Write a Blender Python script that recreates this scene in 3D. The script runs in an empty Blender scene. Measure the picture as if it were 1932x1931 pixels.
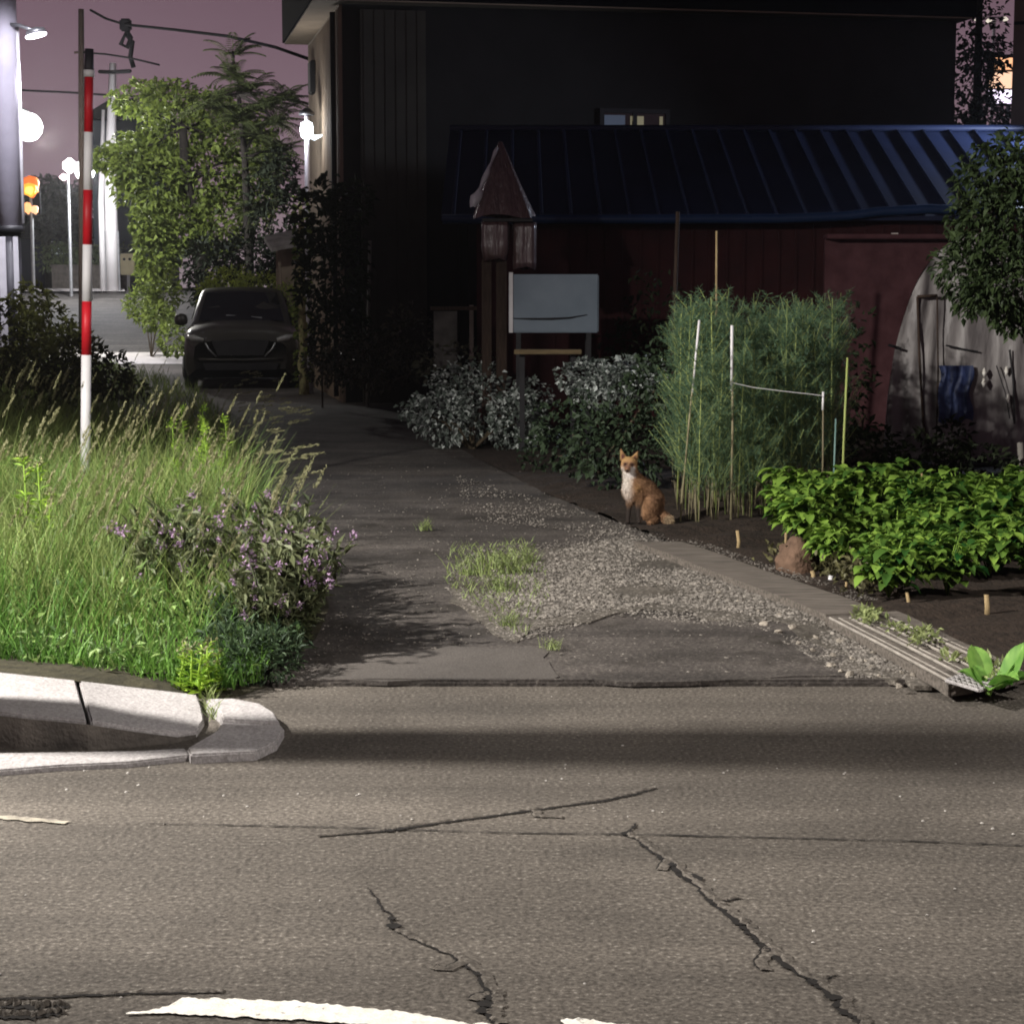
import bpy, bmesh, math, random
import numpy as np
from mathutils import Vector, Matrix

random.seed(7)
rng = np.random.default_rng(7)
R = math.radians
scene = bpy.context.scene
COL = scene.collection

# ------------------------------------------------------------------ camera, sky, exposure
PW, FOC, HZ, CH = 1932.0, 3600.0, 535.0, 1.70      # picture width, focal length and horizon row in picture units, eye height
PITCH = math.atan((PW / 2 - HZ) / FOC)
cam = bpy.data.cameras.new("camera")
cam.sensor_width = 36.0
cam.lens = 36.0 * FOC / PW
cam.clip_end = 2000.0
cam.clip_start = 0.05
camo = bpy.data.objects.new("camera", cam)
COL.objects.link(camo)
camo.location = (0, 0, CH)
camo.rotation_euler = (math.pi / 2 - PITCH, 0, 0)
scene.camera = camo

world = bpy.data.worlds.new("World")
scene.world = world
world.use_nodes = True
wn, wl = world.node_tree.nodes, world.node_tree.links
bg = wn["Background"]
tc = wn.new("ShaderNodeTexCoord")
sx = wn.new("ShaderNodeSeparateXYZ")
wl.new(tc.outputs["Generated"], sx.inputs[0])
rp = wn.new("ShaderNodeValToRGB")
rp.color_ramp.elements[0].position = 0.0
rp.color_ramp.elements[0].color = (0.27, 0.215, 0.235, 1)
rp.color_ramp.elements[1].position = 0.5
rp.color_ramp.elements[1].color = (0.014, 0.010, 0.017, 1)
e = rp.color_ramp.elements.new(0.055); e.color = (0.24, 0.165, 0.195, 1)
e = rp.color_ramp.elements.new(0.15); e.color = (0.165, 0.100, 0.130, 1)
wl.new(sx.outputs["Z"], rp.inputs[0])
nz = wn.new("ShaderNodeTexNoise"); nz.inputs["Scale"].default_value = 3.0; nz.inputs["Detail"].default_value = 4
wl.new(tc.outputs["Generated"], nz.inputs["Vector"])
mr = wn.new("ShaderNodeMapRange"); mr.inputs[3].default_value = 0.85; mr.inputs[4].default_value = 1.15
wl.new(nz.outputs[0], mr.inputs[0])
mm = wn.new("ShaderNodeMix"); mm.data_type = 'RGBA'; mm.blend_type = 'MULTIPLY'; mm.inputs[0].default_value = 1.0
wl.new(rp.outputs[0], mm.inputs[6]); wl.new(mr.outputs[0], mm.inputs[7])
wl.new(mm.outputs[2], bg.inputs[0])
bg.inputs[1].default_value = 0.95

scene.view_settings.view_transform = 'Standard'
scene.view_settings.look = 'None'
scene.view_settings.exposure = 0.0
scene.view_settings.gamma = 1.0
cy = scene.cycles
cy.use_denoising = True
cy.filter_width = 1.9
cy.max_bounces = 5
cy.diffuse_bounces = 2
cy.glossy_bounces = 2
cy.transmission_bounces = 3
cy.transparent_max_bounces = 6
cy.sample_clamp_indirect = 3.0
cy.caustics_reflective = False
cy.caustics_refractive = False

cy.volume_bounces = 0
# lamp strengths (the lamps themselves are built further down, each in its own builder)
KEY_POS, KEY_W = (-6.0, 7.05, 4.6), 6600.0
FILL_POS, FILL_W = (5.0, 0.0, 7.5), 3500.0
RIGHT_W = 900.0
POLE_W, GLOBE_W, FAR_W, WALL_W = 2600.0, 2000.0, 2600.0, 60.0

# ------------------------------------------------------------------ picture geometry
CP, SP = math.cos(PITCH), math.sin(PITCH)
def ray(px, py):
    xc, yc = (px - PW / 2) / FOC, (PW / 2 - py) / FOC
    return np.array([xc, CP + yc * SP, -SP + yc * CP])
def G(px, py, z=0.0):
    d = ray(px, py); t = (z - CH) / d[2]
    return np.array([d[0] * t, d[1] * t, z])
def A(px, py, Y):
    d = ray(px, py); t = Y / d[1]
    return np.array([d[0] * t, Y, CH + d[2] * t])
def gz(Y):
    return float(np.interp(Y, [47, 70], [0.0, 1.41]))

# ------------------------------------------------------------------ materials
MATS = {}
def nodes(name):
    m = bpy.data.materials.new(name); m.use_nodes = True
    MATS[name] = m
    return m, m.node_tree.nodes, m.node_tree.links, m.node_tree.nodes["Principled BSDF"]
def mat(name, a, b=None, scale=8.0, rough=0.8, metal=0.0, bump=0.0, bscale=None, detail=5.0, spec=0.3, stretch=None, coat=0.0):
    m, n, l, p = nodes(name)
    b = b or tuple(x * 0.75 for x in a)
    t = n.new("ShaderNodeTexCoord"); src = t.outputs["Object"]
    if stretch:
        mp = n.new("ShaderNodeMapping"); mp.inputs["Scale"].default_value = stretch
        l.new(src, mp.inputs[0]); src = mp.outputs[0]
    nz = n.new("ShaderNodeTexNoise"); nz.inputs["Scale"].default_value = scale; nz.inputs["Detail"].default_value = detail
    l.new(src, nz.inputs["Vector"])
    r = n.new("ShaderNodeValToRGB")
    r.color_ramp.elements[0].position = 0.32; r.color_ramp.elements[1].position = 0.68
    r.color_ramp.elements[0].color = (*b, 1); r.color_ramp.elements[1].color = (*a, 1)
    l.new(nz.outputs[0], r.inputs[0]); l.new(r.outputs[0], p.inputs["Base Color"])
    p.inputs["Roughness"].default_value = rough; p.inputs["Metallic"].default_value = metal
    p.inputs["Specular IOR Level"].default_value = spec
    p.inputs["Coat Weight"].default_value = coat
    if bump:
        n2 = n.new("ShaderNodeTexNoise"); n2.inputs["Scale"].default_value = bscale or scale * 3; n2.inputs["Detail"].default_value = 5
        l.new(src, n2.inputs["Vector"])
        bp = n.new("ShaderNodeBump"); bp.inputs["Strength"].default_value = bump; bp.inputs["Distance"].default_value = 0.02
        l.new(n2.outputs[0], bp.inputs["Height"]); l.new(bp.outputs[0], p.inputs["Normal"])
    return m
def asphalt(name, dark, light, pale, blotch=0.35, fine=95.0, bump=0.5, dirt=None, streak=0.0):
    m, n, l, p = nodes(name)
    t = n.new("ShaderNodeTexCoord"); o = t.outputs["Object"]
    def noise(s, d=3.0, rgh=0.55):
        x = n.new("ShaderNodeTexNoise"); x.inputs["Scale"].default_value = s; x.inputs["Detail"].default_value = d; x.inputs["Roughness"].default_value = rgh
        l.new(o, x.inputs["Vector"]); return x.outputs[0]
    f = noise(fine, 2.5, 0.7)
    r = n.new("ShaderNodeValToRGB")
    r.color_ramp.elements[0].position = 0.36; r.color_ramp.elements[0].color = (*dark, 1)
    r.color_ramp.elements[1].position = 0.62; r.color_ramp.elements[1].color = (*light, 1)
    e = r.color_ramp.elements.new(0.72); e.color = (*pale, 1)
    l.new(f, r.inputs[0])
    b = noise(1.1, 5.0, 0.6)
    mr = n.new("ShaderNodeMapRange"); mr.inputs[1].default_value = 0.3; mr.inputs[2].default_value = 0.7
    mr.inputs[3].default_value = 1 - blotch; mr.inputs[4].default_value = 1 + blotch * 0.6
    l.new(b, mr.inputs[0])
    x = n.new("ShaderNodeMix"); x.data_type = 'RGBA'; x.blend_type = 'MULTIPLY'; x.inputs[0].default_value = 1.0
    l.new(r.outputs[0], x.inputs[6]); l.new(mr.outputs[0], x.inputs[7])
    out = x.outputs[2]
    if streak:
        mp = n.new("ShaderNodeMapping"); mp.inputs["Scale"].default_value = (0.22, 2.6, 1.0); l.new(o, mp.inputs[0])
        s1 = n.new("ShaderNodeTexNoise"); s1.inputs["Scale"].default_value = 1.0; s1.inputs["Detail"].default_value = 6.0; s1.inputs["Roughness"].default_value = 0.65
        l.new(mp.outputs[0], s1.inputs["Vector"])
        m2 = n.new("ShaderNodeMapRange"); m2.inputs[1].default_value = 0.3; m2.inputs[2].default_value = 0.7; m2.inputs[3].default_value = 1 - streak; m2.inputs[4].default_value = 1 + streak * 0.7
        l.new(s1.outputs[0], m2.inputs[0])
        z = n.new("ShaderNodeMix"); z.data_type = 'RGBA'; z.blend_type = 'MULTIPLY'; z.inputs[0].default_value = 1.0
        l.new(out, z.inputs[6]); l.new(m2.outputs[0], z.inputs[7]); out = z.outputs[2]
    if dirt:
        d2 = noise(dirt[1], 6.0, 0.65)
        rr = n.new("ShaderNodeValToRGB"); rr.color_ramp.elements[0].position = dirt[2]; rr.color_ramp.elements[1].position = dirt[2] + 0.14
        l.new(d2, rr.inputs[0])
        y = n.new("ShaderNodeMix"); y.data_type = 'RGBA'
        l.new(rr.outputs[0], y.inputs[0]); l.new(out, y.inputs[6]); y.inputs[7].default_value = (*dirt[0], 1)
        out = y.outputs[2]
    l.new(out, p.inputs["Base Color"])
    p.inputs["Roughness"].default_value = 0.85; p.inputs["Specular IOR Level"].default_value = 0.25
    bp = n.new("ShaderNodeBump"); bp.inputs["Strength"].default_value = bump; bp.inputs["Distance"].default_value = 0.006
    l.new(f, bp.inputs["Height"])
    bp2 = n.new("ShaderNodeBump"); bp2.inputs["Strength"].default_value = 0.5; bp2.inputs["Distance"].default_value = 0.03
    l.new(noise(4.0, 4.0), bp2.inputs["Height"]); l.new(bp.outputs[0], bp2.inputs["Normal"])
    l.new(bp2.outputs[0], p.inputs["Normal"])
    return m
def leafmat(name, a, b, trans=0.25, rough=0.55):
    """leaf: colour differs from leaf to leaf, some light passes through"""
    m, n, l, p = nodes(name)
    at = n.new("ShaderNodeAttribute"); at.attribute_name = "rnd"
    oi = n.new("ShaderNodeObjectInfo")
    ad = n.new("ShaderNodeMath"); ad.operation = 'MULTIPLY_ADD'; ad.inputs[1].default_value = 0.25
    l.new(oi.outputs["Random"], ad.inputs[0]); l.new(at.outputs["Fac"], ad.inputs[2])
    r = n.new("ShaderNodeValToRGB")
    r.color_ramp.elements[0].position = 0.05; r.color_ramp.elements[0].color = (*b, 1)
    r.color_ramp.elements[1].position = 1.1; r.color_ramp.elements[1].color = (*a, 1)
    l.new(ad.outputs[0], r.inputs[0])
    l.new(r.outputs[0], p.inputs["Base Color"])
    p.inputs["Roughness"].default_value = rough; p.inputs["Specular IOR Level"].default_value = 0.25
    t = n.new("ShaderNodeBsdfTranslucent"); l.new(r.outputs[0], t.inputs[0])
    mx = n.new("ShaderNodeMixShader"); mx.inputs[0].default_value = trans
    l.new(p.outputs[0], mx.inputs[1]); l.new(t.outputs[0], mx.inputs[2])
    l.new(mx.outputs[0], n["Material Output"].inputs[0])
    return m
def emit(name, c, s):
    m, n, l, p = nodes(name)
    p.inputs["Base Color"].default_value = (*[min(x, 0.9) for x in c], 1)
    p.inputs["Emission Color"].default_value = (*c, 1); p.inputs["Emission Strength"].default_value = s
    return m

ASPH = asphalt("road_asphalt", (0.050, 0.043, 0.036), (0.132, 0.116, 0.098), (0.27, 0.25, 0.22), 0.25, 62.0, 0.7, None, 0.34)
DRIVE = asphalt("worn_asphalt", (0.042, 0.036, 0.033), (0.10, 0.088, 0.078), (0.21, 0.19, 0.165), 0.5, 60.0, 0.9, ((0.026, 0.022, 0.018), 2.3, 0.55), 0.5)
PATCHM = asphalt("patch_asphalt", (0.055, 0.048, 0.044), (0.098, 0.088, 0.078), (0.13, 0.12, 0.11), 0.2, 120.0, 0.3)
GRAVB = asphalt("gravel_bed", (0.05, 0.043, 0.036), (0.14, 0.125, 0.105), (0.34, 0.31, 0.27), 0.4, 38.0, 1.0, ((0.045, 0.038, 0.028), 3.0, 0.57))
SOIL = mat("garden_soil", (0.040, 0.027, 0.019), (0.018, 0.012, 0.008), 14, 0.95, bump=1.0, bscale=40)
EARTH = mat("verge_earth", (0.045, 0.04, 0.022), (0.02, 0.018, 0.01), 9, 0.95, bump=0.8, bscale=30)
CONC = asphalt("kerb_concrete", (0.26, 0.245, 0.24), (0.42, 0.40, 0.395), (0.52, 0.50, 0.49), 0.22, 75.0, 0.6, ((0.17, 0.155, 0.145), 5.0, 0.60))
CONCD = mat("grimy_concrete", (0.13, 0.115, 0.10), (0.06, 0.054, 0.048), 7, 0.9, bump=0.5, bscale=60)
CONCP = mat("pole_concrete", (0.52, 0.50, 0.56), (0.42, 0.40, 0.46), 2, 0.8, bump=0.15)
PAINT = mat("worn_white_paint", (0.84, 0.82, 0.76), (0.66, 0.63, 0.56), 30, 0.6, bump=0.3)
_n, _l = PAINT.node_tree.nodes, PAINT.node_tree.links
_p = _n["Principled BSDF"]; _src = _p.inputs["Base Color"].links[0].from_socket
_w = _n.new("ShaderNodeTexNoise"); _w.inputs["Scale"].default_value = 21; _w.inputs["Detail"].default_value = 7; _w.inputs["Roughness"].default_value = 0.7
_tc = _n.new("ShaderNodeTexCoord"); _l.new(_tc.outputs["Object"], _w.inputs["Vector"])
_r = _n.new("ShaderNodeValToRGB"); _r.color_ramp.elements[0].position = 0.60; _r.color_ramp.elements[1].position = 0.68
_l.new(_w.outputs[0], _r.inputs[0])
_x = _n.new("ShaderNodeMix"); _x.data_type = 'RGBA'; _l.new(_r.outputs[0], _x.inputs[0]); _l.new(_src, _x.inputs[6]); _x.inputs[7].default_value = (0.11, 0.095, 0.08, 1)
_l.new(_x.outputs[2], _p.inputs["Base Color"])
CRACK = mat("crack_dirt", (0.012, 0.010, 0.009), (0.006, 0.005, 0.004), 30, 1.0)
PEB = mat("pebble", (0.27, 0.245, 0.215), (0.06, 0.054, 0.047), 22, 0.8, bump=0.3)
STONE = mat("brown_stone", (0.17, 0.105, 0.07), (0.09, 0.055, 0.036), 14, 0.9, bump=0.8, bscale=40)
REDP = mat("red_paint", (0.52, 0.012, 0.022), (0.36, 0.010, 0.016), 6, 0.45, bump=0.1)
WHTP = mat("white_paint", (0.74, 0.73, 0.74), (0.58, 0.57, 0.58), 4, 0.5, bump=0.1)
DARKP = mat("dark_plastic", (0.030, 0.028, 0.034), (0.02, 0.02, 0.024), 6, 0.5)
STEEL = mat("galvanised_steel", (0.42, 0.43, 0.44), (0.30, 0.31, 0.32), 10, 0.45, 0.7)
BLACKM = mat("black_metal", (0.02, 0.02, 0.022), (0.012, 0.012, 0.014), 6, 0.5)
WOODG = mat("grey_weathered_board", (0.225, 0.195, 0.165), (0.085, 0.074, 0.063), 5, 0.9, bump=0.7, bscale=25, stretch=(1, 12, 12))
WOODS = mat("stake_wood", (0.42, 0.32, 0.17), (0.28, 0.2, 0.1), 8, 0.8, bump=0.4, stretch=(8, 8, 1))
WOODD = mat("dark_wood", (0.055, 0.035, 0.025), (0.028, 0.018, 0.013), 6, 0.85, bump=0.4, stretch=(8, 8, 1))
BARK = mat("bark", (0.10, 0.08, 0.05), (0.045, 0.035, 0.022), 14, 0.95, bump=1.0, bscale=30, stretch=(1, 1, 0.3))
WALLD = mat("house_cladding_dark", (0.014, 0.013, 0.013), (0.010, 0.009, 0.009), 2, 0.85, bump=0.2)
WALLT = mat("house_cladding_tan", (0.30, 0.235, 0.17), (0.22, 0.17, 0.125), 2, 0.85, bump=0.25)
WALLP = mat("house_cladding_olive", (0.050, 0.046, 0.036), (0.036, 0.033, 0.026), 2, 0.85, bump=0.2)
FASC = mat("roof_edge_black", (0.006, 0.006, 0.009), (0.004, 0.004, 0.006), 3, 0.95, spec=0.02)
ROOFB = mat("navy_metal_roof", (0.014, 0.022, 0.060), (0.010, 0.015, 0.042), 1.2, 0.5, 0.1, bump=0.08)
REDW = mat("red_shed_wall", (0.046, 0.009, 0.010), (0.028, 0.006, 0.007), 3, 0.8, bump=0.3)
REDS = mat("faded_red_panel", (0.125, 0.052, 0.058), (0.075, 0.028, 0.032), 5, 0.8, bump=0.4)
VINYL = mat("cloudy_vinyl", (0.28, 0.262, 0.255), (0.125, 0.115, 0.115), 3.2, 0.5, bump=0.9, bscale=5, stretch=(2.2, 1, 0.7), detail=8, spec=0.4)
VINYLB = mat("blue_sheet", (0.032, 0.050, 0.135), (0.014, 0.024, 0.065), 7, 0.5, bump=0.7, bscale=8, stretch=(3, 1, 0.6))
BROWNP = mat("brown_plastic_sheet", (0.100, 0.058, 0.058), (0.062, 0.035, 0.035), 5, 0.26, bump=0.8, bscale=9, stretch=(5, 5, 0.35), spec=0.8)
TANKM = mat("pale_grey_enamel", (0.205, 0.255, 0.305), (0.155, 0.20, 0.245), 3, 0.5, bump=0.08)
CARP = mat("dark_car_paint", (0.036, 0.032, 0.027), (0.028, 0.025, 0.021), 2, 0.4, 0.1, spec=0.4, coat=0.15)
GLASSD = mat("dark_glass", (0.006, 0.006, 0.008), (0.005, 0.005, 0.006), 2, 0.06, spec=0.6)
RUBBER = mat("tyre_rubber", (0.014, 0.014, 0.014), (0.01, 0.01, 0.01), 20, 0.9)
FADED = mat("faded_line_paint", (0.42, 0.38, 0.30), (0.2, 0.18, 0.15), 30, 0.8, bump=0.2)
GRIT = mat("grit_chip", (0.5, 0.48, 0.44), (0.3, 0.28, 0.26), 30, 0.8)
WIREM = mat("wire_sheath", (0.006, 0.006, 0.007), (0.004, 0.004, 0.005), 6, 0.95, spec=0.02)
BARKD = mat("dark_bark", (0.028, 0.024, 0.018), (0.014, 0.012, 0.009), 14, 0.95, bump=0.6)
LENS = mat("lamp_lens", (0.28, 0.28, 0.27), (0.2, 0.2, 0.2), 10, 0.15, spec=0.6)
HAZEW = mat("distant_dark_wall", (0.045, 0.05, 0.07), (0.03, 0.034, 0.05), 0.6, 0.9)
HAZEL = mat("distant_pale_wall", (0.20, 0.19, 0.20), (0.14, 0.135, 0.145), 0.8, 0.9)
CREAM = mat("cream_enamel", (0.72, 0.66, 0.42), (0.6, 0.55, 0.34), 4, 0.5)
FARROAD = asphalt("far_asphalt", (0.04, 0.037, 0.034), (0.085, 0.078, 0.072), (0.13, 0.12, 0.11), 0.5, 14.0, 0.3, None, 0.5)
FARCONC = mat("far_concrete", (0.50, 0.47, 0.46), (0.40, 0.38, 0.37), 2, 0.9)
TANW = mat("tan_wall", (0.26, 0.20, 0.16), (0.21, 0.165, 0.13), 2, 0.85)
def patchy(P, k=1.0):
    x, y = P[:, 0] * k, P[:, 1] * k
    return .5 + .25 * np.sin(3.3 * x + 1.1 * y) * np.cos(2.3 * y - x) + .25 * np.sin(7.1 * x - 4.7 * y + 2) * np.cos(5.9 * x + 3.1 * y)
GRASSM = leafmat("grass_blade", (0.25, 0.31, 0.095), (0.035, 0.070, 0.018), 0.3)
GRASSG = leafmat("lush_grass_blade", (0.17, 0.33, 0.06), (0.020, 0.075, 0.012), 0.3)
STRAW = leafmat("grass_head", (0.29, 0.28, 0.15), (0.11, 0.12, 0.05), 0.2)
WEEDB = leafmat("bright_weed_leaf", (0.32, 0.48, 0.055), (0.16, 0.30, 0.035), 0.3)
WEEDD = leafmat("dark_weed_leaf", (0.115, 0.13, 0.06), (0.035, 0.05, 0.022), 0.2)
PURPLE = leafmat("purple_floret", (0.40, 0.27, 0.40), (0.20, 0.13, 0.22), 0.2)
POTATO = leafmat("potato_leaf", (0.235, 0.38, 0.06), (0.010, 0.062, 0.010), 0.22, 0.6)
BURD = leafmat("burdock_leaf", (0.24, 0.44, 0.09), (0.07, 0.20, 0.03), 0.25, 0.6)
ASPAR = leafmat("asparagus_needle", (0.135, 0.225, 0.125), (0.045, 0.092, 0.054), 0.25)
ASPST = leafmat("asparagus_stem", (0.34, 0.40, 0.13), (0.15, 0.20, 0.07), 0.1)
DRYST = leafmat("dry_stem", (0.30, 0.27, 0.16), (0.15, 0.13, 0.08), 0.1)
PALEL = leafmat("pale_leaf", (0.74, 0.80, 0.76), (0.05, 0.075, 0.055), 0.15)
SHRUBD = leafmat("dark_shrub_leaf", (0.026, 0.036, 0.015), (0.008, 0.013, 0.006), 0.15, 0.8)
TREEL = leafmat("tree_leaf", (0.20, 0.26, 0.05), (0.022, 0.040, 0.010), 0.22)
TREED = leafmat("feathery_leaf", (0.105, 0.13, 0.045), (0.040, 0.052, 0.020), 0.3)
TREER = leafmat("evergreen_leaf", (0.055, 0.085, 0.030), (0.014, 0.026, 0.010), 0.2)
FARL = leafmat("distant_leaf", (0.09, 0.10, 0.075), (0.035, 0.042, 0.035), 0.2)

# ------------------------------------------------------------------ builders
ORG = {}
def tag(o, label=None, cat=None, group=None, kind=None):
    if label: o["label"] = label
    if cat: o["category"] = cat
    if group: o["group"] = group
    if kind: o["kind"] = kind
    return o
def thing(name, label, cat, loc, group=None):
    o = bpy.data.objects.new(name, None); o.empty_display_size = 0.1
    COL.objects.link(o); o.location = tuple(float(v) for v in loc)
    ORG[o] = np.array(o.location)
    return tag(o, label, cat, group)
class MB:
    """collects geometry in world space, links it as ONE mesh"""
    def __init__(s): s.v, s.f, s.r, s.m, s.n = [], [], [], [], 0; s.cur = 0
    def add(s, verts, faces, rnd=None):
        verts = np.asarray(verts, float).reshape(-1, 3)
        s.v.append(verts)
        s.r.append(np.full(len(verts), random.random()) if rnd is None else np.broadcast_to(np.asarray(rnd, float), (len(verts),)))
        n = s.n
        if isinstance(faces, np.ndarray): s.f.extend((faces + n).tolist()); k = len(faces)
        else: s.f.extend([[i + n for i in f] for f in faces]); k = len(faces)
        s.m.extend([s.cur] * k)
        s.n += len(verts)
        return s
    def box(s, c, size, rz=0.0, rx=0.0, taper=1.0):
        x, y, z = [q / 2 for q in size]
        p = np.array([[-x, -y, -z], [x, -y, -z], [x, y, -z], [-x, y, -z], [-x * taper, -y * taper, z], [x * taper, -y * taper, z], [x * taper, y * taper, z], [-x * taper, y * taper, z]])
        M = np.array((Matrix.Rotation(rz, 3, 'Z') @ Matrix.Rotation(rx, 3, 'X')))
        return s.add(p @ M.T + np.array(c), [[0, 3, 2, 1], [4, 5, 6, 7], [0, 1, 5, 4], [1, 2, 6, 5], [2, 3, 7, 6], [3, 0, 4, 7]])
    def obox(s, o, e1, e2, a, b, c, d, z0, z1):
        """box in a rotated ground frame: a..b along e1, c..d along e2"""
        q = [o + e1 * a + e2 * c, o + e1 * b + e2 * c, o + e1 * b + e2 * d, o + e1 * a + e2 * d]
        p = [[k[0], k[1], z0] for k in q] + [[k[0], k[1], z1] for k in q]
        return s.add(p, [[0, 3, 2, 1], [4, 5, 6, 7], [0, 1, 5, 4], [1, 2, 6, 5], [2, 3, 7, 6], [3, 0, 4, 7]])
    def tube(s, pts, rad, seg=8, cap=True, rnd=None):
        pts = [Vector(p) for p in pts]
        rad = [rad] * len(pts) if np.isscalar(rad) else list(rad)
        V = []; up = None
        for i, p in enumerate(pts):
            d = (pts[min(i + 1, len(pts) - 1)] - pts[max(i - 1, 0)]).normalized()
            if up is None: up = d.orthogonal().normalized()
            up = (up - d * up.dot(d)).normalized(); w = d.cross(up)
            for k in range(seg):
                a = 2 * math.pi * k / seg
                V.append(p + (up * math.cos(a) + w * math.sin(a)) * rad[i])
        F = [[i * seg + k, i * seg + (k + 1) % seg, (i + 1) * seg + (k + 1) % seg, (i + 1) * seg + k] for i in range(len(pts) - 1) for k in range(seg)]
        if cap: F += [list(range(seg))[::-1], [(len(pts) - 1) * seg + k for k in range(seg)]]
        return s.add([tuple(v) for v in V], F, rnd)
    def lathe(s, c, prof, seg=16, rx=0.0, ry=0.0):
        V, F = [], []
        for r, z in prof:
            for k in range(seg):
                a = 2 * math.pi * k / seg; V.append((r * math.cos(a), r * math.sin(a), z))
        M = np.array(Matrix.Rotation(ry, 3, 'Y') @ Matrix.Rotation(rx, 3, 'X'))
        for i in range(len(prof) - 1):
            for k in range(seg):
                F.append([i * seg + k, i * seg + (k + 1) % seg, (i + 1) * seg + (k + 1) % seg, (i + 1) * seg + k])
        F += [list(range(seg))[::-1], [(len(prof) - 1) * seg + k for k in range(seg)]]
        return s.add(np.array(V) @ M.T + np.array(c), F)
    def poly(s, pts, z0=None, thick=0.0):
        """closed outline, counter-clockwise from above; thick > 0 makes a slab reaching down"""
        n = len(pts); top = np.array(pts, float)
        if not thick: return s.add(top, [list(range(n))])
        bot = top.copy(); bot[:, 2] -= thick
        return s.add(np.vstack([top, bot]), [list(range(n)), list(range(n, 2 * n))[::-1]] + [[i, n + i, n + (i + 1) % n, (i + 1) % n] for i in range(n)])
    def leaves(s, base, d, nrm, L, W, fold=0.25, rnd=None):
        """many folded leaves: base points, directions, normals, lengths, widths"""
        base = np.asarray(base, float); N = len(base)
        if N == 0: return s
        d = d / (np.linalg.norm(d, axis=1, keepdims=True) + 1e-9)
        sd = np.cross(d, nrm); sd /= (np.linalg.norm(sd, axis=1, keepdims=True) + 1e-9)
        up = np.cross(sd, d)
        L = np.broadcast_to(np.asarray(L, float), (N,))[:, None]; W = np.broadcast_to(np.asarray(W, float), (N,))[:, None]
        tip = base + d * L - up * L * 0.12
        mid = base + d * L * 0.42 + up * W * fold
        V = np.stack([base, mid + sd * W * 0.5, tip, mid - sd * W * 0.5], 1).reshape(-1, 3)
        k = np.arange(N)[:, None] * 4
        F = np.concatenate([k + np.array([[0, 1, 2]]), k + np.array([[0, 2, 3]])], 0)
        rn = rng.random(N) if rnd is None else rnd
        return s.add(V, F, np.repeat(rn, 4))
    def blades(s, base, h, w, lean, curve, az, nseg=3, rnd=None):
        """grass blades: arrays of base, height, width, lean and droop"""
        base = np.asarray(base, float); N = len(base)
        dx, dy = np.cos(az), np.sin(az)
        fa = rng.uniform(0, math.pi, N); sx, sy = np.cos(fa), np.sin(fa)
        rows = []
        for i in range(nseg + 1):
            t = i / nseg
            off = lean * t + curve * t * t
            c = base + np.stack([dx * off * h, dy * off * h, h * t * (1 - 0.25 * curve * t)], 1)
            ww = (w * (1 - t ** 1.6) * 0.5)[:, None] if i < nseg else np.zeros((N, 1))
            sd = np.stack([sx, sy, np.zeros(N)], 1)
            rows += [c - sd * ww, c + sd * ww] if i < nseg else [c]
        V = np.stack(rows, 1); per = V.shape[1]
        k = np.arange(N)[:, None] * per
        fs = []
        for i in range(nseg - 1):
            fs += (k + np.array([[2 * i, 2 * i + 1, 2 * i + 3]])).tolist() + (k + np.array([[2 * i, 2 * i + 3, 2 * i + 2]])).tolist()
        q = 2 * (nseg - 1)
        fs += (k + np.array([[q, q + 1, q + 2]])).tolist()
        rn = rng.random(N) if rnd is None else rnd
        return s.add(V.reshape(-1, 3), np.array(fs), np.repeat(rn, per))
    def build(s, name, mats, parent=None, origin=None, smooth=False, bevel=0.0, label=None):
        if not isinstance(mats, (list, tuple)): mats = [mats]
        me = bpy.data.meshes.new(name)
        V = np.vstack(s.v)
        org = ORG[parent] if parent is not None else (np.array(origin, float) if origin is not None else np.zeros(3))
        me.from_pydata((V - org).tolist(), [], s.f)
        at = me.attributes.new("rnd", 'FLOAT', 'POINT')
        at.data.foreach_set("value", np.concatenate(s.r).astype(np.float32))
        for m in mats: me.materials.append(m)
        if len(mats) > 1: me.polygons.foreach_set("material_index", np.array(s.m, dtype=np.int32))
        me.update()
        if bevel:
            b = bmesh.new(); b.from_mesh(me)
            bmesh.ops.bevel(b, geom=[e for e in b.edges if len(e.link_faces) == 2 and e.calc_face_angle(0) > 0.5], offset=bevel, segments=2, affect='EDGES', clamp_overlap=True)
            b.to_mesh(me); b.free()
        if smooth: me.polygons.foreach_set("use_smooth", np.ones(len(me.polygons), dtype=bool))
        o = bpy.data.objects.new(name, me); COL.objects.link(o)
        if parent is not None: o.parent = parent
        else: o.location = tuple(org)
        ORG[o] = org
        if label: o["label"] = label
        return o
def copy_tree(o, loc=None, rz=None, sc=None, label=None, parent=None):
    c = o.copy(); COL.objects.link(c)
    if parent is not None: c.parent = parent
    if loc is not None: c.location = tuple(float(v) for v in loc)
    if rz is not None: c.rotation_euler = (0, 0, rz)
    if sc is not None: c.scale = sc if isinstance(sc, tuple) else (sc, sc, sc)
    if label: c["label"] = label
    for ch in list(o.children): copy_tree(ch, parent=c)
    return c
def lamp(name, parent, loc, watts, color, radius=0.12, spot=None, aim=None):
    d = bpy.data.lights.new(name, 'SPOT' if spot else 'POINT')
    d.energy = watts; d.color = color; d.shadow_soft_size = radius
    if spot: d.spot_size = R(spot); d.spot_blend = 0.7
    o = bpy.data.objects.new(name, d); COL.objects.link(o); o.parent = parent
    o.location = tuple(np.array(loc, float) - ORG[parent])
    if aim is not None:
        o.rotation_euler = (Vector(aim) - Vector(loc)).to_track_quat('-Z', 'Y').to_euler()
    return o
def unit(n):
    v = rng.normal(size=(n, 3)); return v / np.linalg.norm(v, axis=1, keepdims=True)
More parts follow.
